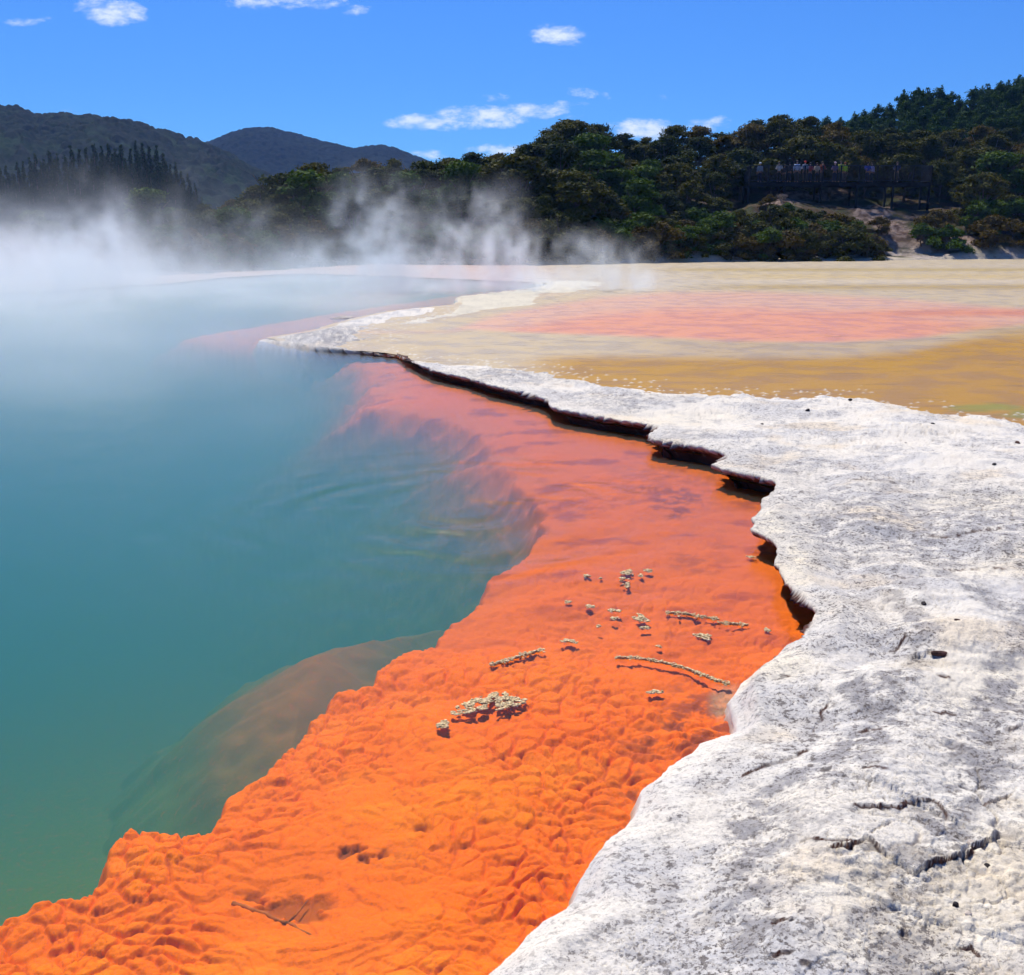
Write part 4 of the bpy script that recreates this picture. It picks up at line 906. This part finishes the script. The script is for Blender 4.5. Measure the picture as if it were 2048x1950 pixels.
def beads(name, pts, rad, mat, seed, squash=.34):
    """one crust of small beads; vertex colour varies from bead to bead"""
    g = np.random.default_rng(seed); v, f = ico(); pts = np.array(pts); n = len(pts); rad = np.array(rad)
    o_ = pts.mean(0); o_[2] = 0
    V = (pts - o_)[:, None, :] + v[None] * rad[:, None, None] * (1 + .25 * g.normal(size=(n, 12, 1))) * np.array([1, 1, squash])
    Fc = (f[None] + 12 * np.arange(n)[:, None, None]).reshape(-1, 3)
    base = np.array([.66, .46, .20]) * (.6 + .6 * g.random((n, 1))) + g.random((n, 1)) * np.array([.12, .12, .12])
    c = np.repeat(np.clip(base, 0, .8), 12, 0)
    me = np_mesh(name, V.reshape(-1, 3), Fc, c); me.materials.append(mat); ob = bpy.data.objects.new(name, me); COL.objects.link(ob); ob.location = o_; return ob
def froth_patch(cx, cy, rx, ry, seed, dens=1.0, two=False):
    g = random.Random(seed); rx *= .8; ry *= .8; x0, y0 = P(*Z3(cx, cy)); xa = P(*Z3(cx + rx, cy))[0]; ya = P(*Z3(cx, cy - ry))[1]
    RX, RY = xa - x0, ya - y0; pts = []; rad = []; sp = .0082 * max(1, y0 / 6.5) / dens ** .5
    n = int(math.pi * RX * RY / sp ** 2 * 1.2) + 14
    ph = [g.uniform(0, 6.28) for _ in range(4)]
    for _ in range(n * 3):
        a = g.uniform(0, 6.28); q = math.sqrt(g.random()); e = 1 + .22 * math.sin(2 * a + ph[0]) + .18 * math.sin(3 * a + ph[1]) + .12 * math.sin(5 * a + ph[2])
        x = q * e * math.cos(a) * RX; y = q * e * math.sin(a) * RY
        if two and -.1 < x / RX < .25 and y / RY < -.15 + .5 * g.random(): continue
        if two: y += RY * .35 * (x / RX)
        if gn(np.array([x * 26 + seed]), np.array([y * 26]), 7)[0] < -.45 + .3 * q: continue
        pts.append((x0 + x, y0 + y, -.004 + g.uniform(0, .010) * (1 - q * .5))); rad.append(g.choice([.003, .004, .006, .0095]) * g.uniform(.7, 1.1) * max(1, y0 / 7))
    return pts, rad
def froth_line(pl, wd, seed):
    g = random.Random(seed); pts = []; rad = []; W_ = [P(*Z3(*q)) for q in pl]
    for (ax, ay), (bx, by) in zip(W_[:-1], W_[1:]):
        L = math.hypot(bx - ax, by - ay); n = int(L / .0008)
        for i in range(n):
            t_ = g.random(); o = g.gauss(0, .42) * wd * (.6 + .5 * math.sin(t_ * 9 + seed)); nx, ny = -(by - ay) / L, (bx - ax) / L
            pts.append((ax + (bx - ax) * t_ + nx * o, ay + (by - ay) * t_ + ny * o + .008 * math.sin((ax + (bx - ax) * t_) * 9), g.uniform(-.004, .010))); rad.append(g.uniform(.003, .0085))
    return pts, rad
def build_froth():
    m, t = mat_new('froth'); out = t.new('ShaderNodeOutputMaterial'); b = t.new('ShaderNodeBsdfPrincipled'); at = t.new('ShaderNodeVertexColor'); at.layer_name = 'Col'
    t.l.new(at.outputs[0], b.inputs['Base Color']); b.inputs['Roughness'].default_value = .6; t.l.new(b.outputs[0], out.inputs[0])
    G_ = 'froth floating on the orange shallows'
    def mk(pts, rad, label, seed): tag(beads('froth', pts, rad, m, seed), label, 'froth', G_)
    pts, rad = froth_patch(362, 1000, 195, 70, 3, 1.15, True); mk(pts, rad, 'largest beige raft of froth, two joined lobes near the shelf edge', 3)
    for k, (u, v, rx, ry, lb) in enumerate([(100, 1122, 46, 26, 'small ragged froth clump just left of and below the largest raft'), (1140, 266, 38, 20, 'topmost beige froth clump of the stacked trio in mid shallows'), (1116, 303, 34, 13, 'middle froth clump of the stacked trio'), (1136, 336, 26, 18, 'lowest froth clump of the stacked trio'),
        (1214, 284, 18, 9, 'tiny froth clump right of the trio, lower of a slanting pair'), (1258, 256, 24, 11, 'small froth clump right of the trio, upper of a slanting pair'), (912, 287, 25, 10, 'faint froth fleck left of the stacked trio'), (990, 300, 9, 7, 'tiniest froth fleck between the faint fleck and the trio'),
        (800, 432, 25, 10, 'faint oval froth fleck, leftmost of the middle group'), (928, 458, 32, 10, 'flat froth clump, second from the left in the middle group'), (1066, 482, 40, 11, 'jagged froth clump above a smaller one in the middle group'), (1066, 525, 30, 10, 'smaller froth clump right under the jagged one'),
        (975, 567, 14, 8, 'tiny froth speck below the middle group'), (1212, 522, 50, 24, 'rounded pale froth clump left of the upper long line'), (1243, 577, 36, 10, 'flat froth clump under the rounded pale one'), (812, 653, 52, 14, 'slanting froth clump up and right of the short line'),
        (1566, 626, 48, 24, 'hook shaped froth clump below the upper long line'), (1316, 683, 17, 9, 'single froth speck above the long curved line'), (1925, 588, 22, 13, 'froth clump nearest the white bank, beyond the upper line'), (1290, 938, 48, 11, 'thin brownish froth clump below the long curved line'), (1840, 180, 26, 9, 'froth clump in front of the dark overhang')]):
        pts, rad = froth_patch(u, v, rx, ry, 20 + k); mk(pts, rad, lb, 20 + k)
    for k, (pl, wd, lb) in enumerate([([(370, 787), (440, 768), (560, 735), (668, 705)], .030, 'short slanting line of froth above the largest raft'), ([(1070, 745), (1180, 750), (1300, 770), (1450, 806), (1560, 846), (1640, 876), (1712, 896)], .022, 'longest curved line of froth reaching the white bank'),
        ([(1356, 497), (1460, 502), (1560, 516), (1655, 530)], .040, 'thick upper line of froth, left part'), ([(1645, 548), (1730, 556), (1818, 566)], .034, 'thinner right continuation of the upper froth line')]):
        pts, rad = froth_line(pl, wd, 50 + k); mk(pts, rad, lb, 50 + k)
def ground_z(x, y):
    X = np.array([x, x + .02, x - .02]); Y = np.array([y, y - .03, y + .02]); d0, bx, by, bs = shore(X, Y); r = np.hypot(X, Y)
    d, lz = terrace_fields(X, Y, d0, bs, r); return float(terrace_top(X, Y, d, lz, bs, r)[0].min())
def stone(name, px, py, z, size, mat, label, seed, flat=.5, cat='stone', group=None, dims=None):
    import bmesh
    g = random.Random(seed); bm = bmesh.new(); bmesh.ops.create_icosphere(bm, subdivisions=3, radius=1)
    ax = dims or (1, g.uniform(.7, 1), flat)
    pl = [(Vector((g.gauss(0, 1), g.gauss(0, 1), g.gauss(0, 1))).normalized(), g.uniform(.55, .9)) for _ in range(9)]
    for v in bm.verts:
        p = v.co.copy()
        for n_, d_ in pl:
            k = p.dot(n_) - d_
            if k > 0: p -= n_ * k * .9
        p *= 1 + .04 * float(gn(np.array([p.x * 4 + seed]), np.array([p.y * 4 + p.z * 3]), 3)[0]); v.co = Vector((p.x * ax[0], p.y * ax[1], p.z * ax[2])) * size
    me = bpy.data.meshes.new(name); bm.to_mesh(me); bm.free(); me.materials.append(mat); me.polygons.foreach_set('use_smooth', [True] * len(me.polygons))
    o = bpy.data.objects.new(name, me); COL.objects.link(o); x, y = P(px, py, z); z = ground_z(x, y) if z > 0 else z; o.location = (x, y, z + size * ax[2] * .35); o.rotation_euler = (g.uniform(-.1, .1), g.uniform(-.1, .1), g.uniform(0, 6.28) if dims is None else g.uniform(-.15, .15))
    tag(o, label, cat, group); return o
def terrace_z(px, py):
    z = .22
    for _ in range(4):
        x, y = P(px, py, z); X = np.array([x]); Y = np.array([y]); d0, bx, by, bs = shore(X, Y); r = np.hypot(X, Y)
        d, lz = terrace_fields(X, Y, d0, bs, r); z = float(terrace_top(X, Y, d, lz, bs, r)[0][0])
    return z
def build_stones():
    dk = simple('stone_dark', (.03, .022, .022), .85, .4, 30, bump=.004); rb = simple('stone_brown', (.10, .045, .035), .85, .4, 30, bump=.004); pl = simple('stone_pale', (.62, .52, .44), .9, .2, 30, bump=.004)
    for k, (x, y, s, m, fl, dims, lb) in enumerate([(1778, 1164, .026, dk, .8, None, 'small black stone on the white terrace, left of a flatter one'), (1843, 1192, .028, rb, .3, (1, .5, .3), 'thin flat brown stone right of the black one'), (1810, 1250, .062, rb, .4, (1, .38, .32), 'dark reddish slab by the sandy hollow in the terrace'),
        (1493, 1270, .034, pl, .45, None, 'pale pinkish pebble near the bank edge above the crack'), (1958, 852, .05, rb, .6, None, 'reddish stone near the right edge on the bright crust'), (1554, 790, .06, dk, .6, None, 'dark pebble in the middle of the bright far crust'), (1636, 769, .05, dk, .6, None, 'dark pebble close to the back rim of the terrace'),
        (1466, 816, .045, dk, .6, None, 'dark pebble above the notched overhang'), (1794, 820, .045, dk, .5, None, 'tiny dark pebble on the bright crust at right'), (1913, 894, .04, dk, .6, None, 'tiny dark pebble below the reddish stone at right'), (1742, 852, .035, dk, .6, None, 'dark speck of stone at centre right of the bright crust'),
        (1868, 1620, .022, pl, .8, None, 'white pebble lying in the long dark crack'), (1738, 1546, .02, rb, .8, None, 'small red brown pebble at the rim of the upper hollow'), (1900, 1665, .016, dk, .7, None, 'dark pebble in the sandy patch at lower right'), (1838, 1740, .016, dk, .7, None, 'dark pebble below the long crack'), (1862, 1758, .018, pl, .6, None, 'pale pebble below the long crack')]):
        stone('stone', x, y, terrace_z(x, y), s * (.6 if y < 1100 else .85), m, lb, 200 + k, fl, 'stone', None, dims)
    stone('rock_slab', 660, 613, -.01, .38, simple('slab', (.42, .36, .30), .9, .2, 6, bump=.01), 'flat pale rock lying in the water beyond the terrace point', 300, .12, 'rock', None, (1, .6, .14))
    wood = simple('sunken_wood', (.42, .10, .012), .9, .4, 20, bump=.004)
    def branch(pts, r, label, z=-.10):
        b = MB(); W_ = [Vector((*P(x, y, z), z)) for x, y in pts]; o = W_[0].copy(); q = []
        for i in range(len(W_) - 1):
            for j in range(4): q.append(W_[i].lerp(W_[i + 1], j / 4) - o + Vector((random.uniform(-.004, .004), random.uniform(-.004, .004), random.uniform(0, .008))))
        q.append(W_[-1] - o); b.tube(q, [r * (1 - .6 * i / len(q)) for i in range(len(q))], 8)
        k = q[len(q) // 2]; b.tube([k, k + Vector((.03, .05, .012)), k + Vector((.05, .12, .01))], [r * .5, r * .35, r * .15], 6)
        ob = b.build('branch', wood); ob.location = o; tag(ob, label, 'branch', 'sunken branches coated in orange')
    branch([(446, 1741), (496, 1757), (555, 1778), (590, 1797), (625, 1815)], .010, 'longest sunken branch lying slanted on the orange mat near the bottom')
    branch([(350, 1672), (385, 1663), (430, 1650)], .006, 'thin sunken twig pointing up at the edge of the shelf')
    branch([(700, 1578), (712, 1568), (722, 1556)], .004, 'tiny sunken twig alone on the orange mat', -.12)
# ================================================================== STEAM AND AIR
def build_steam():
    """a volume grid filled from position fields: a blanket on the water and plumes rising from it"""
    m, t = mat_new('steam'); out = t.new('ShaderNodeOutputMaterial')
    vol = t.new('ShaderNodeVolumePrincipled'); vol.inputs['Color'].default_value = (.90, .955, 1, 1); vol.inputs['Anisotropy'].default_value = .35
    vol.inputs['Density'].default_value = 1.0; t.l.new(vol.outputs[0], out.inputs['Volume'])
    ng = bpy.data.node_groups.new('steam_field', 'GeometryNodeTree'); ng.interface.new_socket('Geometry', in_out='OUTPUT', socket_type='NodeSocketGeometry')
    g = NT(ng); go = g.new('NodeGroupOutput'); vc = g.new('GeometryNodeVolumeCube')
    vc.inputs['Min'].default_value = (-62, 6, 0); vc.inputs['Max'].default_value = (12, 60, 9.5)
    for k, v in (('X', 330), ('Y', 200), ('Z', 62)): vc.inputs['Resolution ' + k].default_value = v
    po = g.new('GeometryNodeInputPosition').outputs[0]; s = g.new('ShaderNodeSeparateXYZ'); g.l.new(po, s.inputs[0]); X, Y, Z = s.outputs
    def svec(a, b, c):
        q = g.new('ShaderNodeVectorMath', operation='MULTIPLY'); g.l.new(po, q.inputs[0]); q.inputs[1].default_value = (a, b, c); return q.outputs[0]
    w1 = g.noise(svec(.30, .30, .34), 1.0, 2, .5); w2 = g.noise(svec(.33, .28, .30), 1.7, 2, .5); w2 = g.m('SUBTRACT', w2, .5); w1 = g.m('SUBTRACT', w1, .5)
    n = g.noise(svec(1.0, .55, .62), 1.0, 5, .62, 1.1)           # torn wisps
    n2 = g.noise(svec(.16, .16, .30), 1.0, 3, .55, .3)
    XW = g.m('MULTIPLY_ADD', w1, 5.0, X); YW = Y
    S = None
    PL = [(150, 385, 40, 3.0, 1.25, .10), (20, 470, 34, 4.5, 1.1, 0), (235, 318, 46, 1.5, .50, -.25), (90, 420, 46, 2.6, .9, .2), (375, 262, 50, .9, .16, 0), (300, 440, 42, 1.2, .35, -.2), (420, 395, 44, 1.2, .5, .25), (480, 360, 45, 1.0, .42, -.2), (560, 430, 42, 1.2, .5, .2),
          (640, 445, 41, 1.4, .55, -.2), (735, 330, 42, 1.5, .95, -.08), (795, 372, 41, 1.3, .95, -.25), (860, 430, 41, 1.1, .6, -.2), (905, 385, 43, .9, .42, .2), (960, 350, 43, 1.3, .62, -.22), (1015, 425, 41, 1.2, .65, -.25), (1070, 465, 41, .9, .5, .1), (1135, 440, 41, .8, .60, -.1), (1165, 480, 41, .7, .4, .2), (1235, 458, 41, .9, .60, -.15), (-60, 400, 40, 4, 1, 0), (-200, 420, 38, 5, 1, 0)]
    for x, ty, D, r, a, lean in PL:
        a = a * (2.4 if x > 850 else 1.7 if x > 600 else .8 if x > 280 else .82); r *= 1.15 if x > 850 else 1; c = PD(x, 500, D); h = max(1.2, PD(985, ty, D).z)
        du = g.m('SUBTRACT', XW, g.m('MULTIPLY_ADD', Z, lean, c.x)); dv = g.m('MULTIPLY', g.m('SUBTRACT', YW, D), .55)
        zr = g.m('DIVIDE', Z, h); rr = g.m('MULTIPLY_ADD', zr, r * .35, r)
        q = g.m('DIVIDE', g.m('SQRT', g.m('ADD', g.m('MULTIPLY', du, du), g.m('MULTIPLY', dv, dv))), rr)
        v = g.m('MULTIPLY', g.mr(q, 1.35, .1), g.m('MULTIPLY', g.mr(zr, 1.15, .25), a)); S = v if S is None else g.m('MAXIMUM', S, v)
    d = g.m('MULTIPLY', S, g.mr(n, .46, .66, .0, 1)); d = g.m('MULTIPLY', d, 2.4)
    edge = g.m('SUBTRACT', Y, g.mr(X, 4.0, -16.0, 33.5, 21.5, False)); edge = g.m('MULTIPLY_ADD', w1, 6.0, edge)
    bl = g.m('MULTIPLY', g.m('POWER', 2.718, g.m('MULTIPLY', Z, g.mr(X, -9.0, -19.0, -2.6, -.95, False))), g.mr(edge, 0, 9.0)); bl = g.m('MULTIPLY', bl, g.mr(n2, .38, .62, .12, .8))
    bl = g.m('MULTIPLY', bl, g.mr(X, 7.0, -15.0, .32, .95, False)); bl = g.m('MULTIPLY', bl, g.mr(X, 8.5, 4.5))
    near = g.m('MULTIPLY', g.m('MULTIPLY', g.m('POWER', 2.718, g.m('MULTIPLY', Z, -1.3)), g.mr(g.m('MULTIPLY_ADD', w2, 5.0, X), -.5, -6.0)), g.mr(n2, .42, .64, .02, .48)); near = g.m('MULTIPLY', near, g.mr(Y, 7, 13))
    d = g.m('ADD', g.m('ADD', d, bl), near); d = g.m('MULTIPLY', d, g.mr(Y, 59, 50)); d = g.m('MULTIPLY', d, g.mr(Z, 9.4, 7.0))
    d = g.m('MULTIPLY', d, .23); d = g.m('MULTIPLY', d, g.m('GREATER_THAN', d, .0008))
    g.put(vc.inputs['Density'], d)
    sm = g.new('GeometryNodeSetMaterial'); sm.inputs['Material'].default_value = m; g.l.new(vc.outputs[0], sm.inputs[0]); g.l.new(sm.outputs[0], go.inputs[0])
    me = bpy.data.meshes.new('steam'); o = bpy.data.objects.new('steam', me); COL.objects.link(o); me.materials.append(m)
    md = o.modifiers.new('field', 'NODES'); md.node_group = ng; tag(o, 'white steam drifting over the far half of the hot pool', 'steam', None, 'stuff')
def build_haze():
    m, t = mat_new('air'); out = t.new('ShaderNodeOutputMaterial')
    vol = t.new('ShaderNodeVolumePrincipled'); vol.inputs['Color'].default_value = (.18, .42, 1, 1); vol.inputs['Anisotropy'].default_value = .1; vol.inputs['Density'].default_value = HAZE
    t.l.new(vol.outputs[0], out.inputs['Volume'])
    b = MB(); b.box((0, 620, 89), (2300, 1480, 188)); o = b.build('haze', m, smooth=False); tag(o, 'thin blue air between the pool and the far hills', 'haze', None, 'stuff')
HAZE = .00018

SC.cycles.use_adaptive_sampling = True; SC.cycles.adaptive_threshold = .035; SC.cycles.adaptive_min_samples = 16
SC.cycles.max_bounces = 5; SC.cycles.diffuse_bounces = 2; SC.cycles.glossy_bounces = 2; SC.cycles.transparent_max_bounces = 12; SC.cycles.volume_bounces = 2; SC.cycles.caustics_reflective = False; SC.cycles.sample_clamp_direct = 6; SC.cycles.sample_clamp_indirect = 3
build_terrace(); build_bed(); build_water(); build_flats(); build_hill()
mountain('far_mountain', M1, 620, 300, 4.6, 3.4, [(.007, .016, .014), (.016, .034, .018), (.013, .018, .018)], 500)
mountain('plantation_mountain', M2, 1000, 330, 4.2, 2.6, [(.007, .014, .016), (.009, .018, .017), (.006, .011, .013)], 530)
build_steam(); build_haze()
build_trees(); build_deck(); build_people(); build_froth(); build_stones()
